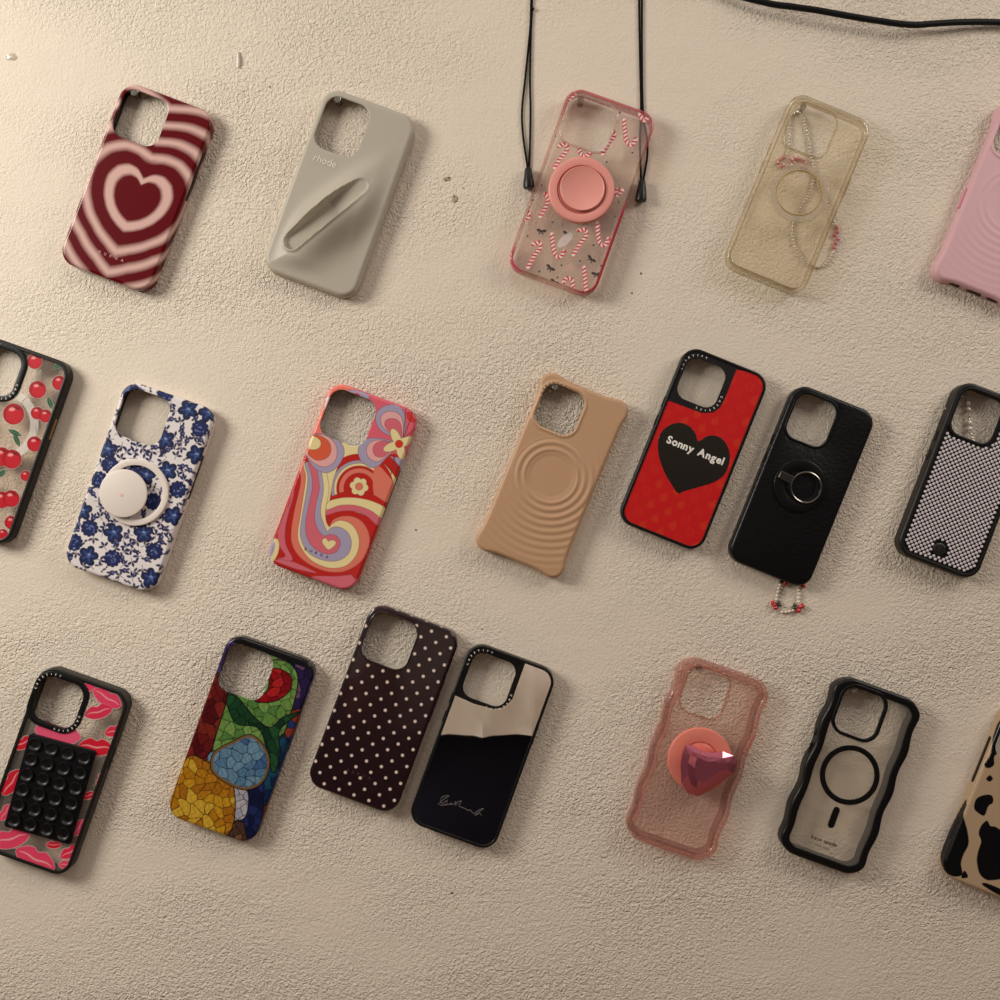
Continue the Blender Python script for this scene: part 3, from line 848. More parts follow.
# ------------------------------------------------------------------ 7 blue floral case with white grip
c = Case('phone_case', 'white phone case covered in navy blue flowers with a white round grip', 142.8, 486.5, 19.3, 72.5, 149)
cr = c.crop(50, 360, 4.168)
def flora(X, Y):
    p = Paint(X, Y, (224, 216, 214))
    r = random.Random(11)
    fl = [(575, 208, 0), (625, 285, 1), (240, 372, 0), (250, 437, 1), (610, 395, 0), (490, 462, 0), (533, 540, 1), (515, 650, 0), (165, 700, 1), (265, 720, 0),
          (390, 722, 0), (135, 628, 0), (435, 797, 1), (160, 815, 0), (260, 827, 1), (420, 908, 0), (480, 332, 0), (480, 140, 1), (330, 130, 0), (205, 500, 1), (100, 760, 1),
          (360, 470, 1), (660, 220, 0), (430, 590, 1), (340, 860, 1), (400, 480, 0), (570, 440, 1)]
    fl = [fl[i] for i in range(len(fl)) if fl[i] not in ((340, 860, 1), (570, 440, 1))]
    FL = [(cr((a, b))[0], k) for a, b, k in fl]
    tries = 0; sprigs = []
    while len(sprigs) < 210 and tries < 16000:
        tries += 1
        x, y = r.uniform(-40, 40), r.uniform(-78, 78)
        if all(math.hypot(x-q[0][0], y-q[0][1]) > 7.4 for q in FL) and all(math.hypot(x-a, y-b) > 3.9 for a, b in sprigs): sprigs.append((x, y))
    for x, y in sprigs:
        a = r.uniform(0, 2*PI); t = r.random()
        dk = r.choice([(36, 36, 74), (44, 40, 70), (30, 34, 84), (70, 62, 84)])
        if t < .55:
            for q in (-1.0, 0, 1.0):
                b = a + q*1.15; p.leaf(x + 2.5*math.cos(b), y + 2.5*math.sin(b), 4.4, 2.0, b, dk)
            p.seg((x, y), (x - 3*math.cos(a), y - 3*math.sin(a)), .22, dk)
        elif t < .8:
            p.circ(x, y, 2.0, (30, 34, 76)); p.circ(x + .3, y + .3, .9, (104, 112, 160))
            for q in (1.2, 2.0, -1.6): p.leaf(x + 2.8*math.cos(a+q), y + 2.8*math.sin(a+q), 3.6, 1.8, a+q, dk)
        else:
            for q in range(4):
                u = (q-1.5)*1.5; p.circ(x + u*math.cos(a), y + u*math.sin(a) + .6*(q % 2), .8, dk)
            p.seg((x-2.6*math.cos(a), y-2.6*math.sin(a)), (x+2.6*math.cos(a), y+2.6*math.sin(a)), .2, dk)
    for (x, y), k in FL:
        a0 = r.uniform(0, 6)
        if k == 0:
            for q in range(5):
                a = a0 + q*2*PI/5; px_, py_ = x + 4.0*math.cos(a), y + 4.0*math.sin(a)
                p.circ(px_ + 1.0*math.cos(a+.5), py_ + 1.0*math.sin(a+.5), 3.0, (16, 21, 48)); p.circ(px_ - .4*math.cos(a), py_ - .4*math.sin(a), 3.0, (27, 39, 80))
                p.leaf(x + 3.2*math.cos(a), y + 3.2*math.sin(a), 4.4, 1.1, a, (58, 78, 138), soft=.8)
            p.circ(x, y, 2.0, (58, 80, 140)); p.ell(x + .3, y + .4, 1.5, 1.0, a0, (128, 148, 186), soft=.8); p.seg((x-1, y-.6), (x+1.2, y-.2), .35, (24, 32, 84))
        else:
            for q in range(11):
                a = a0 + q*2*PI/11; p.circ(x + 5.2*math.cos(a), y + 5.2*math.sin(a), 1.7, (22, 27, 66))
            p.circ(x, y, 5.5, (28, 38, 84))
            for q in range(16):
                a = r.uniform(0, 6.28); d = r.uniform(.6, 5)
                p.leaf(x + d*math.cos(a), y + d*math.sin(a), 2.0, .8, a + 1.5, r.choice([(96, 112, 170), (128, 142, 188), (24, 28, 84), (24, 28, 84)]), soft=.5)
    return p.C
printed_shell(c, flora, satin, sp=.42)
c.button(1, c.l/2 - 54, 36, M['liner'], zc=4.6, wd=4.6, out=.35, name='side_cutout')
gx, gy = cr((358, 552))[0]
g = ring_plate('grip_ring', c.e, M['white'], gx, gy, 20.8, 25.6, c.H, c.H + 2.2, .7)
dx, dy = cr((316, 556))[0]
gt = mk('grip_disc', *lathe([(16.5, c.H + 4.4), (17.9, c.H + 4.6), (18.4, c.H + 5.4), (18.0, c.H + 6.3), (17.0, c.H + 6.6), (0.3, c.H + 6.6)], dx, dy, 56), M['white'], g)
mk('grip_post', *lathe([(6.5, c.H), (6.5, c.H + 4.5)], dx - 3.0, dy, 24), M['white'], g)
mk('grip_emblem', *lathe([(1.5, c.H + 6.55), (1.5, c.H + 6.75), (.9, c.H + 6.8)], dx - .5, dy - 1.5, 14), pm('blush_mark', (226, 190, 176), .5), gt)

# ------------------------------------------------------------------ 8 retro swirl case
c = Case('phone_case', 'retro swirl phone case in red, pink, lavender and cream with daisies', 344.9, 486.5, 20.5, 71, 148)
ca, cb = c.crop(260, 380, 5.882), c.crop(260, 470, 5.882)
def swirl(X, Y):
    p = Paint(X, Y, RED)
    B_ = lambda pts, col, **kw: p.blob(cb(*pts), col, LINE, **kw)
    A_ = lambda pts, col, **kw: p.blob(ca(*pts), col, LINE, **kw)
    p.blob(ca((380, -20), (980, 120), (980, 330), (860, 440), (640, 430), (560, 250)), (216, 96, 112), k=0)
    p.blob(ca((330, 40), (470, 10), (640, 90), (560, 130), (420, 100), (400, 330), (270, 330)), (232, 124, 108), k=0)
    p.blob(ca((560, 60), (640, 90), (610, 140), (540, 100), (500, 70)), (170, 156, 182), LINE)
    p.ell(*ca((575, 98))[0], 3.2, 2.2, -.4, (206, 54, 48))
    A_([(390, 100), (420, 95), (405, 170), (375, 180)], (236, 200, 198), k=0)
    p.blob(ca((430, 330), (620, 340), (620, 430), (560, 480), (480, 530), (420, 600), (360, 560)), CREAM, LINE, k=0)
    # arch on the right
    cx_, cy_ = cb((583, 108))[0]; d = np.hypot(X-cx_, Y-cy_)
    p.blob(cb((410, 190), (430, 60), (470, -60), (620, -100), (900, -60), (900, 260), (700, 240), (560, 180)), LAV, k=0)
    A_([(700, 470), (760, 450), (860, 560), (900, 640), (780, 560)], RED)
    A_([(660, 520), (720, 490), (800, 580), (860, 680), (780, 620)], CREAM)
    for rr, col in ((26.5, LINE), (26.2, RED), (21.6, LINE), (21.3, LAV), (19.4, LINE), (19.1, CREAM), (17.4, LINE), (17.1, RED), (15.6, LINE), (15.3, SALM), (11.9, LINE), (11.6, RED)):
        p.fill(d - rr, col)
    p.blob(cb((680, -30), (760, 40), (800, 110), (780, 180), (700, 180), (665, 110)), SALM)
    B_([(400, 175), (460, 140), (530, 125), (620, 130), (690, 160), (760, 215), (740, 240), (640, 190), (520, 168), (430, 185)], RED)
    # inner left cream
    p.blob(cb((340, -70), (460, -70), (430, 60), (412, 160), (395, 250), (360, 230), (380, 60)), CREAM, LINE)
    # left side
    B_([(205, 70), (232, 110), (205, 190), (165, 300), (150, 400), (175, 500), (300, 600), (240, 600), (110, 520), (80, 420), (140, 250)], RED)
    B_([(200, 105), (195, 160), (168, 250), (148, 350), (152, 440), (190, 530), (100, 525), (150, 505), (112, 440), (106, 370), (140, 270), (176, 190)], ROSE)
    B_([(85, 530), (190, 540), (330, 603), (250, 590), (180, 570)], ROSE)
    B_([(300, 630), (450, 625), (570, 620), (560, 690), (420, 690)], ROSE)
    # sweeping bands
    B_([(392, 300), (400, 265), (470, 238), (550, 245), (640, 280), (720, 330), (700, 420), (560, 640), (420, 300)], RED)
    B_([(390, 265), (398, 232), (470, 203), (560, 203), (650, 230), (740, 290), (700, 330), (620, 265), (540, 240), (460, 245)], ROSE)
    B_([(394, 232), (402, 188), (480, 165), (580, 166), (680, 192), (745, 235), (730, 290), (650, 237), (560, 207), (470, 207)], CREAM)
    B_([(225, -40), (240, 40), (235, 100), (203, 240), (185, 350), (188, 430), (225, 500), (300, 560), (400, 597), (500, 594), (590, 540), (640, 450), (638, 370), (600, 305), (545, 275), (480, 273), (430, 295), (400, 335), (330, 330), (280, 100), (275, -40)], SALM)
    B_([(262, -40), (270, 40), (258, 140), (236, 280), (222, 380), (240, 450), (290, 520), (360, 562), (430, 577), (510, 560), (565, 500), (583, 430), (570, 365), (530, 315), (470, 297), (425, 318), (408, 335), (388, 300), (385, 230), (405, 120), (395, 40), (370, -40)], CREAM)
    B_([(268, -40), (282, 40), (272, 140), (247, 280), (238, 380), (265, 460), (320, 510), (400, 535), (470, 528), (520, 490), (537, 430), (520, 375), (480, 342), (440, 335), (410, 348), (398, 364), (375, 320), (355, 240), (372, 120), (365, 40), (345, -40)], LAV)
    B_([(285, -40), (305, 30), (308, 110), (285, 220), (270, 310), (275, 390), (320, 460), (390, 492), (445, 482), (472, 435), (455, 395), (415, 380), (375, 388), (340, 350), (320, 280), (330, 190), (348, 110), (338, 20), (320, -40)], ROSE)
    q = [(402, 468), (375, 440), (366, 420), (375, 403), (390, 404), (402, 420), (418, 414), (438, 416), (446, 432), (432, 450)]
    B_(q, CREAM, k=4)
    x, y = cb((78, 472))[0]; p.ell(x, y, 4.3, 9.5, 0.1, LINE); p.ell(x, y, 4.0, 9.2, .1, CREAM); p.ell(x - 2.4, y, 3, 7, .1, LAV)
    # upper left petal
    A_([(300, 325), (385, 320), (450, 345), (490, 395), (490, 450), (450, 515), (390, 545), (325, 520), (280, 460), (262, 400)], LAV)
    A_([(290, 330), (375, 325), (430, 360), (452, 415), (440, 475), (385, 510), (325, 492), (280, 450), (265, 400)], PINK)
    A_([(285, 330), (355, 330), (405, 365), (416, 415), (395, 455), (345, 472), (300, 452), (272, 410)], ORNG)
    A_([(285, 335), (325, 335), (355, 360), (352, 392), (325, 408), (285, 400)], CREAM)
    # upper right flower
    A_([(835, 345), (770, 330), (705, 290), (680, 225), (705, 170), (765, 145), (825, 160), (852, 215), (855, 290)], LAV)
    A_([(832, 340), (770, 315), (720, 270), (712, 220), (740, 190), (790, 188), (828, 215), (842, 270)], PINK)
    A_([(828, 335), (765, 305), (735, 265), (745, 235), (785, 228), (818, 245), (832, 285)], ROSE)
    A_([(800, 375), (740, 350), (660, 342), (600, 358), (578, 410), (590, 465), (640, 510), (690, 508), (740, 460), (790, 410)], LAV)
    A_([(795, 380), (720, 355), (660, 362), (628, 400), (640, 455), (690, 480), (740, 450), (785, 410)], PINK)
    A_([(790, 380), (730, 360), (685, 372), (665, 405), (680, 445), (725, 450), (775, 410)], ROSE)
    A_([(870, 190), (905, 200), (920, 240), (890, 245), (868, 225)], (206, 54, 48))
    for q in ((842, 345, 905, 180), (842, 345, 920, 280), (842, 345, 860, 160), (790, 430, 800, 540), (790, 430, 770, 560)):
        a, b = ca(q[:2], q[2:]); p.seg(a, b, .3, LINE)
    fc = ca((818, 376))[0]
    for sgn in (1, 0):
        for a, b in ((788, 312), (880, 352), (752, 402), (835, 442)):
            t = ca((a, b))[0]; m_ = (fc[0]*.4 + t[0]*.6, fc[1]*.4 + t[1]*.6)
            an = math.atan2(t[1]-fc[1], t[0]-fc[0])
            p.ell(*m_, 7.2 + .3*sgn, 3.2 + .3*sgn, an, LINE if sgn else CREAM)
    p.circ(*fc, 3.1, LINE); p.circ(*fc, 2.8, (204, 58, 40))
    # small daisy on the arch
    fx, fy = cb((583, 97))[0]
    for sgn in (1, 0):
        for q in range(6):
            a = q*PI/3 + .15; p.circ(fx + 4.4*math.cos(a), fy + 4.4*math.sin(a), 2.7 + .3*sgn, LINE if sgn else CREAM)
        p.circ(fx, fy, 4.2, CREAM)
    p.circ(fx, fy, 3.0, LINE); p.circ(fx, fy, 2.7, SALM)
    return p.C
printed_shell(c, swirl, gloss, sp=.38)
c.button(1, c.l/2 - 66, 40, M['liner'], zc=4.4, wd=4.4, out=.35, name='side_cutout')
x, y = cb((330, 495))[0]
lettering(c, line_text('BURGA', x, y, 2.6, c.H + .1, gap=.95, width=19, thick=.1), M['plum_ink'])

# ------------------------------------------------------------------ 10 red case with heart mirror
c = Case('phone_case', 'red phone case with a black bumper and a dark heart-shaped mirror', 693.8, 448.6, 22, 67.5, 144.5, r=12)
c.hole(5.0, 6.6, 32, 33.5, 9)
cr = c.crop(600, 330, 4.167)
redpoly = np.array(cr((570, 165), (640, 178), (760, 200), (560, 1000), (60, 800), (285, 294), (360, 322), (425, 346), (470, 345), (500, 325), (520, 290)))
def redcol(X, Y):
    p = Paint(X, Y, (16, 14, 14))
    p.fill(sd_poly(X, Y, redpoly), (196, 14, 16))
    k = p.C.copy()
    n = 0
    for j in range(-9, 10):
        for i in range(-4, 5):
            x, y = i*14.5 + (7.2 if j % 2 else 0), j*8.6
            n += 1
            if n % 3 == 0:
                dd = np.maximum(np.abs(X-x), np.abs(Y-y)) - 2.5; p.fill(np.abs(dd) - .45, (206, 58, 34), a=.32); p.fill(np.abs(Y-y) - .3 + 9*(np.abs(X-x) > 2), (206, 58, 34), a=.3)
            else:
                p.circ(x, y - .5, 2.9, (204, 62, 24), a=.42, soft=.8); p.leaf(x + .8, y + 3.2, 3, 1.4, .9, (204, 62, 24), a=.42)
    p.C = np.where((sd_poly(X, Y, redpoly) < 0)[:, None], p.C, k)
    return p.C
back_panel(c, attr_mat('red_print', .38, coat=.15), 2.4, color=redcol, sp=.5)
bumper_frame(c, M['black'], 2.4, fil=1.2)
rim_letters(c, 'CASETIFY', c.ho, 2.3, 2.1, 3.5, c.H - .65, M['white_ink'], 'white letters around the camera opening')
hp_ = cr((410, 463), (398, 430), (375, 402), (340, 387), (300, 392), (262, 418), (243, 460), (245, 520), (268, 590), (300, 645), (325, 680), (350, 672), (420, 652), (480, 632), (520, 600), (540, 550), (538, 500), (515, 458), (480, 440), (445, 443))
hp_ = catmull(hp_, 4)[::-1]
a_ = 0.5*np.sum(hp_[:, 0]*np.roll(hp_[:, 1], -1) - hp_[:, 1]*np.roll(hp_[:, 0], -1))
if a_ < 0: hp_ = hp_[::-1]
solid('heart_mirror', c.e, (M['mirror'],), Outline(hp_), [], c.H - 1.0, c.H - .55, .1, None, foot=.05, steps=1)
x, y = cr((397, 505))[0]
lettering(c, line_text('Sonny Angel', x, y - 2, 7, c.H - .4, gap=.07, width=46.5, bold=.032), M['white_ink'], 'bold white words across the heart mirror')
c.side_buttons(M['black'])

# ------------------------------------------------------------------ 11 black case with ring
c = Case('phone_case', 'black crocodile-textured phone case with a folding finger ring', 801.5, 485.5, 22, 66, 144.5, r=12)
cr = c.crop(710, 370, 3.847)
croc = pm('black_croc', (7, 7, 8), .36, spec=.3, bump=(230, .3, .0003, 'VORONOI'))
h = c.hole(5.2, 5.2, 32.5, 36, 9)
solid('shell', c.e, (croc, M['liner']), c.out, [h], 0, c.H, 2.6, None, cavity=1.8, hfil=.6, foot=.7, steps=6)
camera_ring(c, croc, 1.9, .7, z0=c.H - 1)
gx, gy = cr((345, 445))[0]
g = ring_plate('ring_base', c.e, pm('black_satin_ring', (9, 9, 9), .32, spec=.35), gx, gy, 12, 20.2, c.H, c.H + 1.6, .6)
rx, ry = cr((366, 452))[0]
a = np.linspace(0, 2*PI, 60, endpoint=False)
mk('finger_ring', *tube(np.stack([rx + 11.6*np.cos(a), ry + 11.6*np.sin(a), np.full(60, c.H + 2.4)], 1), .95, 8, closed=True), M['metal'], g)
hx_, hy_ = cr((289, 413))[0]
an = math.atan2(ry - hy_, rx - hx_)
V, F = [], []
q = rrect(0, 0, 11, 6, .8, n=4); k = len(q.P)
for z_, ins in ((c.H + 1.2, 0), (c.H + 2.9, 0), (c.H + 3.3, .5)):
    for u, v in q.off(-ins).P: V.append((hx_ + u*math.cos(an) - v*math.sin(an), hy_ + u*math.sin(an) + v*math.cos(an), z_))
for i in (0, 1):
    for j in range(k): F.append((i*k+j, i*k+(j+1) % k, (i+1)*k+(j+1) % k, (i+1)*k+j))
F.append(tuple(2*k + j for j in range(k)))
mk('hinge', V, F, pm('gunmetal', (70, 66, 62), .35, metal=.8), g)
c.side_buttons(M['black'])
# bead charm hanging from the lower edge
bw = pm('white_seed_bead', (236, 226, 210), .3, coat=.4); br = pm('red_seed_bead', (190, 30, 40), .25, coat=.6); bg = pm('green_seed_bead', (36, 62, 34), .25, coat=.5)
e = bpy.data.objects.new('bead_charm', None); C.objects.link(e); e.empty_display_size = .01
tag(e, 'loop of tiny white beads with red cherries below the black ring case', 'bead charm')
ox, oz = wall_px(786, 582, 5); e.location = (ox/1000, 0, oz/1000); e.rotation_euler = (PI/2, 0, 0)
def cp(a, b, z_=1.6): X, Z = wall_px(750 + a/14.29, 570 + b/14.29, z_); return (X-ox, Z-oz, z_)
line = [cp(440, 130, 2.5), cp(430, 215), cp(410, 262), cp(398, 315), cp(385, 370), cp(375, 420), cp(380, 480), cp(410, 560), cp(455, 600), cp(515, 600), cp(565, 590), cp(615, 575), cp(660, 520), cp(695, 455), cp(690, 398), cp(700, 345), cp(690, 290), cp(685, 238), cp(680, 150, 2.5)]
mk('thread', *tube(catmull(line, 5, closed=False), .2, 6), pm('charm_thread', (200, 186, 166), .6), e)
wb = mk('bead', *bead_mesh((0, 0, 0), 1.1, 10, 6), bw, e)
first = True
for i in (1, 2, 3, 4, 5, 8, 9, 10, 11, 13, 14, 15, 16, 17):
    o = wb if first else wb.copy()
    if not first: C.objects.link(o); o.parent = e
    first = False; o.location = tuple(v/1000 for v in line[i])
for spots, m_, r_ in (([(330, 470), (350, 500), (365, 540), (690, 580), (720, 530), (745, 515), (500, 190), (765, 225)], br, 1.95), ([(405, 470), (425, 500), (640, 500), (630, 540), (440, 170)], bg, 1.6)):
    rb = mk('cherry_bead' if m_ is br else 'leaf_bead', *bead_mesh((0, 0, 0), r_, 10, 6), m_, e)
    for i, (a, b) in enumerate(spots):
        o = rb if i == 0 else rb.copy()
        if i: C.objects.link(o); o.parent = e
        o.location = tuple(v/1000 for v in cp(a, b, 1.9))

# ------------------------------------------------------------------ 12 rhinestone case
c = Case('phone_case', 'black phone case studded all over with silver rhinestones', 966.5, 479.8, 21, 65, 141, H=12)
c.hole(4.8, 5.0, 34, 36, 9)
cr = c.crop(870, 360, 4.17)
back_panel(c, M['black'], 3.2)
bumper_frame(c, M['bumper'], 3.2, fil=1.8)
camera_ring(c, M['black'], 2.4, .4)
ex_, ey_ = cr((290, 790))[0]
inn = c.out.off(-4.3); gx, gy = np.meshgrid(np.arange(-10, 11), np.arange(-40, 41))
PX = (gx + .5*(gy % 2))*3.95; PY = gy*1.98
ok = (sd_poly(PX.astype(float), PY, inn.P) < -.3) & (sd_poly(PX.astype(float), PY, c.ho.off(3.1).P) > .9) & (np.hypot(PX-ex_, PY-ey_) > 6.3)
V, F = [], []
zt = c.H - .72
for x, y in zip(PX[ok].ravel(), PY[ok].ravel()):
    b = len(V); k = 8
    for r_, z_ in ((1.2, 0), (1.12, .55), (.66, 1.15)):
        for i in range(k): V.append((x + r_*math.cos(2*PI*i/k), y + r_*math.sin(2*PI*i/k), zt + z_))
    for i in (0, 1):
        for j in range(k): F.append((b+i*k+j, b+i*k+(j+1) % k, b+(i+1)*k+(j+1) % k, b+(i+1)*k+j))
    F.append(tuple(b + 2*k + j for j in range(k)))
o = mk('rhinestones', V, F, pm('silver_stone', (226, 216, 218), .28, metal=.2), c.e, smooth=False)
o['kind'] = 'stuff'
# small dark shield emblem with a ridged face
V, F = lathe([(5.2, zt), (5.2, zt + .9), (4.3, zt + 1.3), (.3, zt + 1.4)], ex_, ey_, 8)
em = mk('emblem', V, F, pm('pewter_emblem', (58, 56, 54), .35, metal=.7), c.e, smooth=False)
for q in (-1.8, 0, 1.8):
    t = np.linspace(-1, 1, 9)
    mk('emblem_ridge', *tube(np.stack([ex_ + 2.9*t, ey_ + q + .8*np.cos(t*1.5), np.full(9, zt + 1.5)], 1), .32, 6), M['metal'], em)
c.side_buttons(M['black'], False)
def pearls(i, p): return ((bd_pearl, 2.0) if i % 4 in (1, 2) else (bd_clear, 1.2))
bead_strap('bead_strap', 'strap of pearls and clear beads seen through the rhinestone case opening', 'bead strap', c,
    cr((345, 330), (338, 240), (350, 185), (390, 148), (425, 150), (432, 200), (438, 240), (436, 270), (445, 305), (450, 340)), 3.0, 1.2, pearls, 2.8)

# ------------------------------------------------------------------ 13 lips case with suction cups
def lips(p, x, y, ln, ang, col, gap=True):
    c_, q_ = math.cos(ang), math.sin(ang)
    u = ((p.X-x)*c_ + (p.Y-y)*q_)/(ln/2); v = (-(p.X-x)*q_ + (p.Y-y)*c_)/(ln/2)
    k = np.clip(1-u*u, 0, 1)
    top = .52*k**.8*(1 - .35*np.exp(-(u/.22)**2)); bot = .5*k**.6
    inside = np.maximum(v-top, -v-bot); inside = np.where(np.abs(u) < 1, inside, 9)*(ln/2)
    p.fill(inside - .35, (236, 150, 160), a=.6, soft=.8)
    p.fill(inside, col, soft=.5)
    if gap:
        g_ = np.abs(v + .04*np.cos(u*6)) - .045*k; p.fill(np.where(np.abs(u) < .85, g_, 9)*(ln/2), (232, 168, 170), soft=.5, a=.8)
    lines = np.abs(np.sin(u*17 + 1.3*np.sin(v*9))) - .12
    p.fill(np.maximum(lines, inside + .5), (236, 120, 136), soft=.5, a=.3)
c = Case('phone_case', 'clear phone case with red and pink kisses and a black bumper', 59.0, 768.8, 19.5, 71, 148, H=12)
c.hole(3.6, 6.2, 34.5, 35, 9.5)
cr = c.crop(0, 640, 4)
def kisses(X, Y):
    p = Paint(X, Y, (240, 234, 226), .04)
    R_, P_ = (202, 16, 40), (222, 62, 96)
    for a, b, ln, an, col, g_ in ((428, 232, 25, -.55, P_, 1), (392, 287, 22, .25, (212, 44, 76), 1), (462, 362, 18, .3, (214, 36, 66), 1), (383, 428, 27, -.1, R_, 1),
                               (230, 372, 36, -.2, (222, 84, 116), 0), (92, 412, 18, .45, R_, 1), (44, 570, 24, .95, R_, 1), (405, 560, 15, 1.2, (214, 50, 84), 1), (350, 622, 12, .2, R_, 1),
                               (40, 795, 30, .25, P_, 1), (140, 876, 33, -.45, P_, 1), (213, 820, 12, 0, R_, 1), (280, 848, 18, .5, (216, 36, 70), 1), (268, 898, 14, .1, P_, 1), (312, 752, 15, 1.0, P_, 1), (20, 690, 15, 1.0, P_, 1), (340, 190, 16, .2, P_, 0)):
        x, y = cr((a, b))[0]; lips(p, x, y, ln, an + c.th, col, g_)
    return p.C
back_panel(c, clear_print, 2.8, color=kisses, sp=.42)
bumper_frame(c, M['bumper'], 2.8, fil=1.0)
camera_ring(c, M['black'], 4.2, .5)
rim_letters(c, 'CASETIFY', c.ho, 2.1, 2.1, 3.5, c.H + .5, M['white_ink'], 'white letters around the camera opening')
q = cr((130, 372), (395, 448), (275, 812), (10, 742))
A0 = np.array(q)
ctr = A0.mean(0); ax = (A0[1]-A0[0] + A0[2]-A0[3])/2; ay = (A0[0]-A0[3] + A0[1]-A0[2])/2
pw, ph = np.linalg.norm(ax), np.linalg.norm(ay); pa = math.atan2(ax[1], ax[0])
pr = rrect(0, 0, pw, ph, 2, n=5)
rot = np.array(((math.cos(pa), -math.sin(pa)), (math.sin(pa), math.cos(pa))))
pad = solid('suction_pad', c.e, (M['silicone'],), Outline(pr.P @ rot.T + ctr, pr.N @ rot.T), [], c.H - .8, c.H + 1.6, .5, None, foot=.05, steps=3)
cupm = pm('glossy_cup', (7, 7, 10), .42, spec=.6)
cup = None
for j in range(6):
    for i in range(4):
        u, v = (i - 1.5)*pw/4.05, (2.5 - j)*ph/6.15
        x, y = np.array((u, v)) @ rot.T + ctr
        if cup is None:
            V, F = lathe([(4.5, -.3), (4.95, 1.2), (5.0, 1.7), (4.75, 1.75), (4.35, 1.1), (3.7, .35), (2.6, .05), (.2, .02)], 0, 0, 28)
            cup = o = mk('suction_cup', V, F[:-1], cupm, pad)
        else:
            o = cup.copy(); C.objects.link(o); o.parent = pad
        o.location = (x/1000, y/1000, (c.H + 1.55)/1000)
c.side_buttons(M['bumper'])

# ------------------------------------------------------------------ 14 stained glass case
c = Case('phone_case', 'phone case with a multicoloured stained glass pattern in black leading', 244.3, 737.2, 19.7, 70.5, 147.5)
cr = c.crop(150, 610, 4)
def glass(X, Y):
    r = random.Random(21); seeds = []
    regions = [  # (outline in the photo, colours) - first match wins
        ([(490, 235), (560, 260), (560, 320), (500, 365), (420, 365), (470, 320)], [(176, 22, 30), (150, 16, 28), (204, 40, 40)]),
        ([(330, 525), (400, 498), (455, 540), (480, 610), (450, 690), (380, 720), (300, 690), (245, 640), (255, 570)], [(96, 138, 172), (122, 164, 190), (76, 112, 160), (110, 150, 176)]),
        ([(150, 590), (215, 600), (330, 690), (310, 900), (90, 880), (100, 720)], [(226, 166, 38), (206, 138, 28), (238, 188, 60), (190, 120, 26)]),
        ([(320, 720), (390, 725), (380, 830), (310, 830)], [(206, 202, 206), (188, 186, 198)]),
        ([(360, 640), (450, 620), (440, 920), (390, 920)], [(34, 44, 92), (40, 52, 108), (24, 30, 70)]),
        ([(240, 240), (310, 320), (270, 480), (230, 580), (140, 600), (190, 400)], [(120, 30, 30), (96, 20, 26), (140, 46, 34)]),
        ([(300, 330), (350, 350), (420, 430), (480, 470), (530, 430), (600, 410), (520, 480), (520, 580), (490, 650), (440, 480), (340, 450)], [(30, 74, 44), (40, 92, 54), (24, 60, 40)]),
        ([(300, 300), (500, 200), (590, 260), (560, 420), (500, 520), (250, 560)], [(112, 158, 76), (134, 176, 92), (96, 144, 70), (124, 166, 82)]),
        ([(540, 420), (620, 400), (580, 520), (540, 500)], [(156, 62, 40), (40, 60, 120)]),
        ([(490, 560), (620, 400), (480, 760), (400, 740)], [(24, 62, 92), (30, 80, 110), (20, 46, 90)]),
        ([(400, 740), (500, 740), (470, 860), (400, 920)], [(128, 40, 40), (150, 84, 60), (110, 60, 44)]),
        ([(560, 200), (700, 240), (640, 420), (580, 420)], [(34, 28, 64), (48, 34, 84), (26, 24, 52), (120, 84, 120)]),
        ([(60, 800), (400, 860), (400, 960), (60, 900)], [(120, 82, 58), (140, 100, 66), (90, 60, 48)]),
        ([(250, 150), (320, 110), (300, 320), (240, 300)], [(86, 60, 120), (60, 44, 90)]),
    ]
    regions = [(np.array(cr(*q)), cols) for q, cols in regions]
    while len(seeds) < 250:
        x, y = r.uniform(-42, 42), r.uniform(-80, 80)
        if all(math.hypot(x-a, y-b) > 5.2 for a, b in seeds) or r.random() < .004: seeds.append((x, y))
    seeds = np.array(seeds)
    sx, sy = seeds[:, 0], seeds[:, 1]
    reg = np.full(len(seeds), -1); scol = np.zeros((len(seeds), 3))
    for k, (q, cols) in enumerate(regions):
        ins = (sd_poly(sx, sy, q) < 0) & (reg < 0); reg[ins] = k
    for i in range(len(seeds)):
        if reg[i] < 0: reg[i] = int(np.argmin([abs(float(sd_poly(sx[i:i+1], sy[i:i+1], q)[0])) for q, _ in regions]))
        scol[i] = lin(r.choice(regions[reg[i]][1]))
    d1 = np.full(X.shape, 1e9); d2 = d1.copy(); who = np.zeros(X.shape, int)
    wx = X + 1.6*np.sin(Y*.21) + .6*np.sin(Y*.5); wy = Y + 1.6*np.sin(X*.23)
    for i in range(len(seeds)):
        an = seeds[i, 0]*.13 + seeds[i, 1]*.07
        ex, ey = wx-sx[i], wy-sy[i]
        d = np.hypot(ex*math.cos(an) + ey*math.sin(an), (-ex*math.sin(an) + ey*math.cos(an))*1.0)
        n = d < d1; d2 = np.where(n, d1, np.minimum(d2, d)); who = np.where(n, i, who); d1 = np.where(n, d, d1)
    tone = np.array([r.random() for _ in seeds])
    rid = reg[who]; edge = np.full(X.shape, 9.0)
    fields = [(sd_poly(X, Y, catmull(q, 6)), k) for k, (q, _) in enumerate(regions)]
    for sd, k in fields[::-1]:
        edge = np.where(sd < 0, -sd, np.minimum(edge, sd)); rid = np.where(sd < 0, k, rid)
    p = Paint(X, Y, (0, 0, 0))
    for k, (_, cols) in enumerate(regions):
        pal = np.array([lin(v) for v in cols])
        m_ = rid == k
        if m_.any(): p.C[m_, :3] = pal[(tone[who[m_]]*len(pal)).astype(int)]
    p.C[:, :3] *= (.62 + .25*np.sin(X*1.3 + 2*np.sin(Y*.9)) * .3)[:, None]
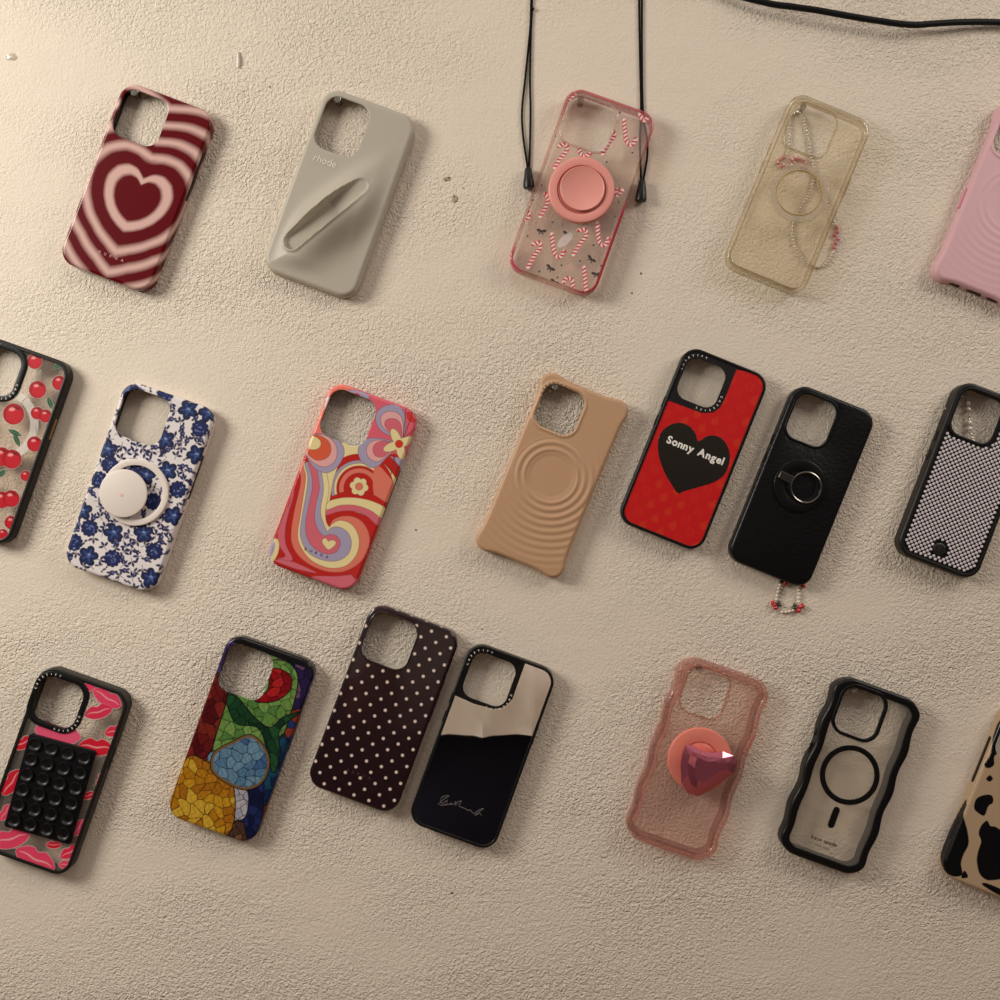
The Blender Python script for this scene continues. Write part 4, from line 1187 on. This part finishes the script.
    p.fill((d2-d1)/2 - .22, (16, 13, 15), soft=.4)
    p.fill(edge - .42, (16, 13, 15), soft=.4)
    p.fill(np.abs(fields[1][0] + 1.2) - .9, (112, 84, 50), soft=.4)
    p.fill(c.l/2 - 6.0 - Y, (18, 17, 17), soft=.5)
    return p.C
printed_shell(c, glass, gloss, sp=.38, mt=5.5)
c.button(1, c.l/2 - 58, 30, M['liner'], zc=4.6, wd=4.2, out=.35, name='side_cutout')

# ------------------------------------------------------------------ 15 polka dot case
c = Case('phone_case', 'glossy dark plum phone case with small cream polka dots', 385.4, 707.1, 20.5, 71.5, 148)
cr = c.crop(290, 590, 4.168)
o0 = np.array(cr((353, 525))[0]); ux = np.array(cr((417, 548))[0]) - o0; uy = np.array(cr((372, 569))[0]) - o0
ux = np.array((12.15, 0)); uy = np.array((6.1, -6.9))
def dots(X, Y):
    p = Paint(X, Y, (32, 12, 17))
    for i in range(-14, 15):
        for j in range(-13, 14):
            q = o0 + ux*i + uy*j
            if abs(q[0]) < 48 and abs(q[1]) < 86: p.circ(*q, 1.2, (226, 204, 190))
    return p.C
polka_m = attr_mat('polka_print', .3, coat=.5, spec=.3)
printed_shell(c, dots, polka_m, sp=.42, ml=4.0, mt=5.0, hw=37, hh=38)
camera_ring(c, pm('plum_ring', (30, 12, 16), .25, coat=.5), 1.1, .7, z0=c.H - .6)
x, y = cr((285, 772))[0]
lettering(c, line_text('BURGA', x, y, 2.6, c.H + .1, gap=.95, width=19, thick=.1), M['plum_ink'])
c.button(1, c.l/2 - 56, 34, M['liner'], zc=4.6, wd=4.4, out=.35, name='side_cutout')

# ------------------------------------------------------------------ 16 mirror case
c = Case('phone_case', 'mirror-backed phone case with a black bumper beside the polka dot case', 483.8, 744.7, 20, 69, 146)
c.hole(5.0, 5.2, 35, 36, 9)
cr = c.crop(390, 620, 4.167)
mp = back_panel(c, pm('silver_mirror', (240, 237, 233), .015, metal=1.0), 2.2)
mp.data.polygons.foreach_set('use_smooth', np.zeros(len(mp.data.polygons), bool))
bumper_frame(c, M['black'], 2.2, fil=.9)
cp_ = np.array(cr((280, 318), (350, 350), (430, 372), (475, 365), (510, 330), (535, 260), (562, 185)))
# black block that carries the camera opening, in the upper left corner
blk = [tuple(v) for v in cp_]
in_ = c.out.off(-2.0).P
ins = [tuple(v) for v in in_ if v[1] > -200]
left_x, top_y = -c.w/2 + 2.1, c.l/2 - 2.1
cor = [(left_x + 10.5 - 10.5*math.sin(t), top_y - 10.5 + 10.5*math.cos(t)) for t in np.linspace(0, PI/2, 9)]
poly = [(left_x, blk[0][1])] + [v for v in blk[1:-1]] + [(blk[-1][0], top_y)] + cor
a_ = np.array(poly); s_ = 0.5*np.sum(a_[:, 0]*np.roll(a_[:, 1], -1) - a_[:, 1]*np.roll(a_[:, 0], -1))
if s_ < 0: a_ = a_[::-1]
solid('camera_plate', c.e, (M['black'],), Outline(a_), [c.ho], c.H - 1.2, c.H - .45, .15, None, hfil=.15, foot=.05, steps=1)
rim_letters(c, 'CASETIFY', c.ho, 2.3, 2.1, 3.5, c.H - .4, M['white_ink'], 'white letters around the camera opening')
sc_ = c.crop(420, 770, 8.333)
stroke = [(150, 290), (205, 240), (240, 222), (225, 215), (185, 230), (170, 265), (190, 280), (225, 255), (215, 290), (165, 296), (235, 290), (262, 275), (252, 292), (285, 282), (300, 262), (292, 295), (318, 268), (345, 262), (325, 300), (352, 315), (372, 322), (388, 332), (402, 340), (420, 335), (432, 350), (450, 365), (485, 340), (530, 322), (470, 370), (460, 380), (500, 365), (515, 385)]
V, F = tube([(a, b, c.H - .62) for a, b in catmull(sc_(*stroke), 5, closed=False)], .24, 5)
lettering(c, (V, F), M['grey_ink'], 'faint grey handwritten word near the bottom of the mirror')
c.side_buttons(M['black'])

# ------------------------------------------------------------------ 17 / 18 wavy-edged cases
def wavy_outline(w_, l_, r_, amp, lam, phase):
    b = rrect(0, 0, w_, l_, r_, n=14, step=1.5)
    k = np.abs(b.N[:, 0])**2
    fade = np.clip((l_/2 - np.abs(b.P[:, 1]))/8, 0, 1)
    d = amp*np.cos(2*PI*(b.P[:, 1] - phase)/lam)*k*fade
    P = b.P + b.N*d[:, None]
    return Outline(P)
c = Case('phone_case', 'wavy-edged translucent pink phone case with a gem grip', 697.6, 757.4, 18.7, 70.5, 146.5, r=14, H=12)
ph = c.px(754.8, 735.6)[1]
c.out = wavy_outline(c.w, c.l, 15, .8, 33, ph)
c.hole(8.3, 5.2, 33, 36, 9.5)
cr = c.crop(600, 620, 3.846)
rosy = clear_mat('rosy_bumper', (253, 240, 236), (206, 144, 136), .14, gloss=.09, edge=.7, epow=3.5)
back_panel(c, clear_mat('rosy_clear', (254, 246, 243), (196, 162, 154), .13, gloss=.05, edge=.4), 6)
bumper_frame(c, rosy, 6, fil=2.0)
ring_w = camera_ring(c, clear_mat('rosy_ring', (252, 238, 232), (168, 96, 80), .05, gloss=.10, edge=.7), 1.2, .5)
gx, gy = cr((352, 533))[0]
g = ring_plate('grip_ring', c.e, pm('coral_grip', (222, 128, 110), .42), *c.px(699.5, 759.5), 14, 24.6, c.H - .7, c.H + 2.4, .9)
mk('grip_collar', *lathe([(14.3, c.H - .7), (14.3, c.H + 1.2), (11, c.H + 3), (9, c.H + 8)], *c.px(699.5, 759.5), 40), pm('coral_collar', (206, 100, 84), .42), g)
# faceted heart stone: outline, girdle, crown and table
hq = cr((318, 470), (345, 468), (385, 490), (420, 498), (460, 492), (500, 508), (514, 540), (500, 575), (455, 610), (410, 640), (365, 662), (325, 650), (303, 610), (300, 550), (306, 500))
hq = np.array(hq); hcen = hq.mean(0)
n_ = len(hq); V = []; F = []
if 0.5*np.sum(hq[:, 0]*np.roll(hq[:, 1], -1) - hq[:, 1]*np.roll(hq[:, 0], -1)) < 0: hq = hq[::-1]
zb = c.H + 7
for sc2, z_, tw in ((.55, zb, 0), (1.0, zb + 3.2, 0), (1.0, zb + 4.4, 0), (.74, zb + 7.2, .5), (.46, zb + 8.2, 0)):
    for i in range(n_):
        p = hq[i]*(1-tw) + hq[(i+1) % n_]*tw
        V.append((*(hcen + (p-hcen)*sc2), z_))
for lv in range(4):
    for i in range(n_):
        j = (i+1) % n_
        if lv == 2:
            F.append((lv*n_+i, lv*n_+j, (lv+1)*n_+i)); F.append((lv*n_+j, (lv+1)*n_+j, (lv+1)*n_+i))
        elif lv == 3:
            F.append((lv*n_+i, lv*n_+j, (lv+1)*n_+j)); F.append((lv*n_+i, (lv+1)*n_+j, (lv+1)*n_+i))
        else: F.append((lv*n_+i, lv*n_+j, (lv+1)*n_+j, (lv+1)*n_+i))
F.append(tuple(4*n_+i for i in range(n_))); F.append(tuple(range(n_))[::-1])
gm, nt, b = new_mat('pink_gem')
b.inputs['Base Color'].default_value = lin4((204, 104, 122)); b.inputs['Roughness'].default_value = .07; b.inputs['Metallic'].default_value = .75
b.inputs['Coat Weight'].default_value = 1.0
st_ = mk('heart_gem', V, F, gm, g, smooth=False)
st_['label'] = 'faceted pink heart-shaped gem'
c.side_buttons(rosy)
push_pin(c, 'clear push pin at the top of the pink wavy case opening')

c = Case('phone_case', 'clear phone case with a thick wavy black frame and black ring', 849.5, 774.0, 20, 68, 142, r=14, H=12)
ph = c.px(904.4, 752.7)[1]
c.out = wavy_outline(c.w, c.l, 15, .95, 33, ph)
c.hole(8.2, 5.4, 33, 36, 9.5)
cr = c.crop(760, 650, 4.167)
wb_ = pm('wavy_black_frame', (10, 9, 9), .36, spec=.35)
inner = Outline(wavy_outline(c.w, c.l, 15, .5, 33, ph).off(-6.2).P)
back_panel(c, M['clear'], inn=inner)
bumper_frame(c, wb_, fil=2.0, inn=inner)
camera_ring(c, wb_, 2.5, .2)
gx, gy = cr((375, 522))[0]
ring_plate('magnet_ring', c.e, wb_, gx, gy, 18.8, 22.9, c.H - .8, c.H - .3, .15)
pa_, pb_ = cr((320, 670), (297, 727)); mx, my = (pa_[0]+pb_[0])/2, (pa_[1]+pb_[1])/2
pl = rrect(mx, my, 5.2, 17, 2.55, n=8)
solid('magnet_bar', c.e, (wb_,), pl, [], c.H - .8, c.H - .3, .15, None, foot=.05, steps=1)
x, y = cr((268, 798))[0]
lettering(c, line_text('kate spade', x, y - 1, 4, c.H - .6, gap=.1, width=20.5, bold=.012, thick=.1), M['dark_ink'])
x, y = cr((262, 822))[0]
lettering(c, line_text('NEW YORK', x, y - .8, 1.6, c.H - .6, gap=.22, width=11.5, thick=.1), M['dark_ink'])
c.side_buttons(wb_)
push_pin(c, 'clear push pin at the top of the black wavy case opening')

# ------------------------------------------------------------------ 19 cow print case
c = Case('phone_case', 'beige phone case with black cow-hide patches, cut off by the photo edge', 1014.0, 802.0, 22.0, 68, 142)
cr = c.crop(900, 670, 3.85)
def cow(X, Y):
    p = Paint(X, Y, (176, 150, 120)); K = (14, 12, 14)
    for q in ([(245, 500), (256, 520), (245, 560), (260, 620), (264, 670), (245, 710), (235, 745), (238, 790), (190, 790), (140, 740), (150, 650), (200, 560)],
              [(330, 480), (355, 485), (358, 510), (340, 525), (325, 560), (300, 550), (285, 530), (295, 495)],
              [(335, 580), (348, 600), (370, 605), (400, 640), (420, 780), (350, 810), (310, 790), (296, 740), (300, 700), (312, 660), (303, 630), (312, 600)],
              [(385, 195), (400, 300), (365, 330), (362, 365), (340, 378), (325, 365), (350, 320), (360, 240)],
              [(248, 772), (262, 797), (236, 800)], [(330, 820), (400, 850), (390, 870), (320, 830)], [(345, 405), (358, 418), (345, 430), (332, 420)],
              [(470, 350), (540, 330), (560, 420), (500, 470), (450, 430)], [(480, 560), (540, 520), (560, 640), (490, 660)], [(430, 210), (480, 230), (460, 270), (420, 250)]):
        p.blob(cr(*q), K)
    return p.C
printed_shell(c, cow, gloss, sp=.45)
c.button(-1, -35, 18, M['liner'], zc=4.8, wd=4.2, out=.35, name='side_cutout')
c.button(-1, 22, 38, M['liner'], zc=4.8, wd=4.2, out=.35, name='side_cutout')

# ------------------------------------------------------------------ cords and cable along the top
def drawcord(label, strands, stop, z=1.0, lean=1):
    e = bpy.data.objects.new('drawcord', None); C.objects.link(e); e.empty_display_size = .01
    ox, oz = wall_px(*stop[0], z); e.location = (ox/1000, 0, oz/1000); e.rotation_euler = (PI/2, 0, 0)
    tag(e, label, 'drawcord', 'black drawcords hanging from above')
    def w_(x, y, z_): X, Z = wall_px(x, y, z_); return (X-ox, Z-oz, z_)
    for s_ in strands:
        mk('cord', *tube([(p[0], p[1], q) for p, q in zip([w_(*v, z) for v in catmull(s_, 8, closed=False)], [z]*999)], .78, 8), M['cord'], e)
    (x1, y1), (x2, y2) = stop
    a, b = np.array(w_(x1, y1, 3.6)), np.array(w_(x2, y2, 3.6)); a[2] = b[2] = 4.6
    t = np.array((0, .08, .25, .55, .85, .97, 1.0)); rad = np.array((1.8, 2.6, 3.0, 3.8, 4.5, 4.3, 3.4))
    P = a + (b-a)*t[:, None]
    mk('cord_stopper', *tube(P, 1.0, 16, taper=rad), M['silicone'], e)
    n = w_(x1 + .5, 8, z)
    return e, w_
e, w_ = drawcord('left black drawcord with a knot, beside the candy cane case',
         [[(530, -95), (532, -40), (531, 5), (530, 30), (525, 80), (522, 110), (523, 135), (528, 170)], [(532, -95), (532, -40), (532, 5), (531, 30), (530, 80), (530.5, 110), (530, 140), (529, 170)]], [(528, 168), (529, 189)])
mk('knot', *bead_mesh(w_(532, 9, 1.6), 1.7, 10, 6), M['cord'], e)
drawcord('right black drawcord without a knot, running behind the candy cane case',
         [[(640, -95), (639.5, -40), (639, 0), (640, 60), (641, 110), (640, 140), (641, 182)], [(643, -95), (642.5, -40), (642, 0), (642, 60), (643, 110), (647, 140), (647, 158), (643, 182)]], [(642, 180), (640.5, 202)])
P = [wall_px(x, y, 9) for x, y in ((660, -50), (715, -16), (766, 1.3), (792, 6), (818, 10.4), (845, 15.3), (870, 19.5), (909, 24.7), (935, 23), (961, 21), (1000, 20), (1100, 24))]
z_ = [2.5, 4, 7, 8, 9, 9, 9, 9, 8, 7, 5, 2.5]
ox, oz = P[0]
o = mk('cable', *tube([(a-ox, b-oz, q) for a, b, q in zip(catmull(P, 6, False)[:, 0], catmull(P, 6, False)[:, 1], np.interp(np.linspace(0, 11, 67), range(12), z_))], 2.4, 12), M['cable'])
o.location = (ox/1000, 0, oz/1000); o.rotation_euler = (PI/2, 0, 0)
tag(o, 'thick black cable sagging across the top right of the wall', 'cable')
# white nail head left on the wall
X, Z = wall_px(238, 60)
V, F = tube([(0, 6, .6), (.4, 2, 1.4), (.6, -2, 1.6), (.2, -6, .5)], 1.0, 8)
o = mk('plastic_stub', V, F, M['white']); o.location = (X/1000, 0, Z/1000); o.rotation_euler = (PI/2, 0, 0)
tag(o, 'small pale plastic stub stuck to the wall above the maroon heart case', 'wall stub')

# ------------------------------------------------------------------ the photographer, standing behind the camera and seen in the mirror-backed case
def skin_mesh(name, pts, edges, radii, mat, parent, root=0, sub=2):
    me = bpy.data.meshes.new(name); me.from_pydata(pts, edges, [])
    o = bpy.data.objects.new(name, me); C.objects.link(o)
    o.modifiers.new('skin', 'SKIN')
    me.skin_vertices  # layer made by the modifier
    if not me.skin_vertices: raise RuntimeError('no skin layer')
    for i, rr in enumerate(radii):
        v = me.skin_vertices[0].data[i]; v.radius = (rr, rr) if not isinstance(rr, tuple) else rr; v.use_root = (i == root)
    m_ = o.modifiers.new('smooth', 'SUBSURF'); m_.levels = sub; m_.render_levels = sub
    dg = bpy.context.evaluated_depsgraph_get(); dg.update()
    m2 = bpy.data.meshes.new_from_object(o.evaluated_get(dg))
    bpy.data.objects.remove(o); bpy.data.meshes.remove(me)
    m2.materials.clear(); m2.materials.append(mat)
    m2.polygons.foreach_set('use_smooth', np.ones(len(m2.polygons), bool))
    r_ = bpy.data.objects.new(name, m2); C.objects.link(r_); r_.parent = parent
    return r_
py = -1.18; PX0 = -0.03
person = bpy.data.objects.new('person', None); C.objects.link(person); person.empty_display_size = .05
person.location = (PX0, py, -1.4)
tag(person, 'person in a white top and navy jeans holding up a phone towards the wall', 'person')
skin = pm('skin', (206, 150, 124), .5); hair = pm('dark_hair', (46, 30, 24), .5)
white_top = pm('white_cotton', (246, 242, 236), .8, spec=.2); jeans_m = pm('navy_denim', (16, 17, 34), .8, spec=.2)
def h_(x, y, z): return (x, y, z + 1.4)
pts, eds, rad = [], [], []
def chain(items, start=None):
    prev = start
    for x, y, z, rr in items:
        pts.append(h_(x, y, z)); rad.append(rr); i = len(pts) - 1
        if prev is not None: eds.append((prev, i))
        prev = i
    return prev
chain([(0, 0, -.55, (.15, .10))])
chest = chain([(0, 0, -.42, (.125, .09)), (0, 0, -.27, (.14, .10)), (0, 0, -.15, (.12, .085))], 0)
neck = chain([(0, 0, -.06, .05), (0, .015, .01, .05), (0, .03, .06, (.066, .08)), (0, .03, .12, (.072, .088)), (0, .02, .17, (.055, .065))], chest)
for q in (-1, 1):
    wr = chain([(.14*q, 0, -.13, .05), (.19*q, .01, -.17, .048), (.21*q, .05, -.28, .04), (.215*q, .11, -.40, .036), (.15*q, .20, -.23, .032), (.085*q, .275, -.09, .024), (.062*q, .30, -.055, (.030, .018))], chest)
    for k, (dz, ln) in enumerate(((.030, .9), (.012, 1.0), (-.006, .95), (-.022, .78))):
        chain([(.055*q, .318, -.05 + dz, .0095), (.054*q, .346, -.045 + dz, .009), (.037*q*ln, .3615, -.042 + dz, .0085), (.023*q*ln, .3625, -.042 + dz, .0075)], wr)
    chain([(.050*q, .302, -.022, .0105), (.040*q, .318, -.004, .010), (.026*q, .330, .004, .009)], wr)
    chain([(.085*q, 0, -.62, .085), (.09*q, .005, -.80, .065), (.095*q, .015, -.97, .05), (.095*q, -.005, -1.15, .045), (.095*q, -.02, -1.33, .032), (.097*q, .03, -1.365, .035), (.10*q, .11, -1.375, .025)], 0)
body = skin_mesh('body', pts, eds, rad, skin, person)
def loft(name, rings, mat, n=72, fold=None):
    V, F = [], []
    for k, (cx_, cy_, z, a, b) in enumerate(rings):
        for i in range(n):
            t = 2*PI*i/n; f = 1 + (fold(k/(len(rings)-1), t) if fold else 0)
            V.append(((cx_ + a*f*math.cos(t))*1000, (cy_ + b*f*math.sin(t))*1000, (z + 1.4)*1000))
    for k in range(len(rings)-1):
        for i in range(n): j = (i+1) % n; F.append((k*n+i, k*n+j, (k+1)*n+j, (k+1)*n+i))
    return mk(name, V, F, mat, person, sharp=80)
R_ = random.Random(2)
fold = lambda u, t: (.06*math.sin(13*t + 2*math.sin(3*u)) + .05*math.sin(29*t + 5*u)) * (1-u)**.9
zz = np.linspace(-.41, -.085, 22)
loft('top', [(0, .005, z, float(np.interp(z, [-.41, -.3, -.17, -.12, -.085], [.185, .178, .178, .14, .075])), float(np.interp(z, [-.41, -.3, -.15, -.085], [.135, .132, .115, .07]))) for z in zz], white_top, fold=fold)
jp, je, jr = [h_(0, 0, -.345), h_(0, 0, -.50), h_(0, 0, -.58)], [(0, 1), (1, 2)], [(.145, .108), (.158, .112), (.16, .115)]
for q in (-1, 1):
    pr_ = 2
    for x, y, z, rr in ((.088, 0, -.66, .092), (.092, .005, -.82, .074), (.096, .012, -.98, .06), (.097, -.005, -1.16, .056), (.097, -.015, -1.32, .054)):
        jp.append(h_(x*q, y, z)); jr.append(rr); je.append((pr_, len(jp)-1)); pr_ = len(jp) - 1
skin_mesh('jeans', jp, je, jr, jeans_m, person)
for q in (-1, 1):
    P_ = [np.array((.13*q, 0, 1.27)), np.array((.20*q, .01, 1.225)), np.array((.215*q, .05, 1.12)), np.array((.218*q, .085, 1.06))]
    mk('sleeve', *tube(catmull(np.array(P_)*1000, 5, closed=False), 60, 20, taper=[1 + .08*math.sin(i*1.7) for i in range(16)]), white_top, person)
V, F = bead_mesh((0, 0, 0), 1, 32, 20)
V = np.array(V)*(86, 104, 118) + (0, 12, 1516)
Vh = [tuple(v) for v in V]
keep = [f for f in F if not (np.mean([V[i][1] for i in f]) > 62 and np.mean([V[i][2] for i in f]) < 1575)]
hr = mk('hair', Vh, keep, hair, person)
for q in (-1, 1):
    mk('eye', *bead_mesh((30*q, 112, 1492), 11, 14, 8), pm('eye', (60, 44, 36), .2), person)
mk('nose', *tube([(0, 112, 1498), (0, 124, 1478), (0, 132, 1458), (0, 122, 1448)], 10, 10, taper=[.6, .9, 1.2, .8]), skin, person)
mk('mouth', *tube([(-22, 108, 1428), (0, 116, 1426), (22, 108, 1428)], 6, 8, taper=[.4, 1, .4]), pm('lips', (170, 86, 84), .45), person)
# her phone, its lens at the point the picture is taken from
ph_o = rrect(0, 0, 70, 146, 11)
pe = bpy.data.objects.new('smartphone', None); C.objects.link(pe); pe.empty_display_size = .01
pe.location = (-.03, -.839, -.058); pe.rotation_euler = (PI/2, 0, 0)
tag(pe, 'dark smartphone held upright in both hands behind the camera position', 'smartphone')
solid('body', pe, (M['black'],), ph_o, [], -5, 3, 1.5, None, foot=1.0)
solid('screen', pe, (pm('screen_glass', (10, 10, 12), .1),), ph_o.off(-2.5), [], 2.8, 3.3, .2, None, foot=.05, steps=1)
solid('camera_bump', pe, (M['black'],), rrect(17, 54, 30, 30, 8), [], -7.0, -4.5, .3, None, foot=.6, steps=1)
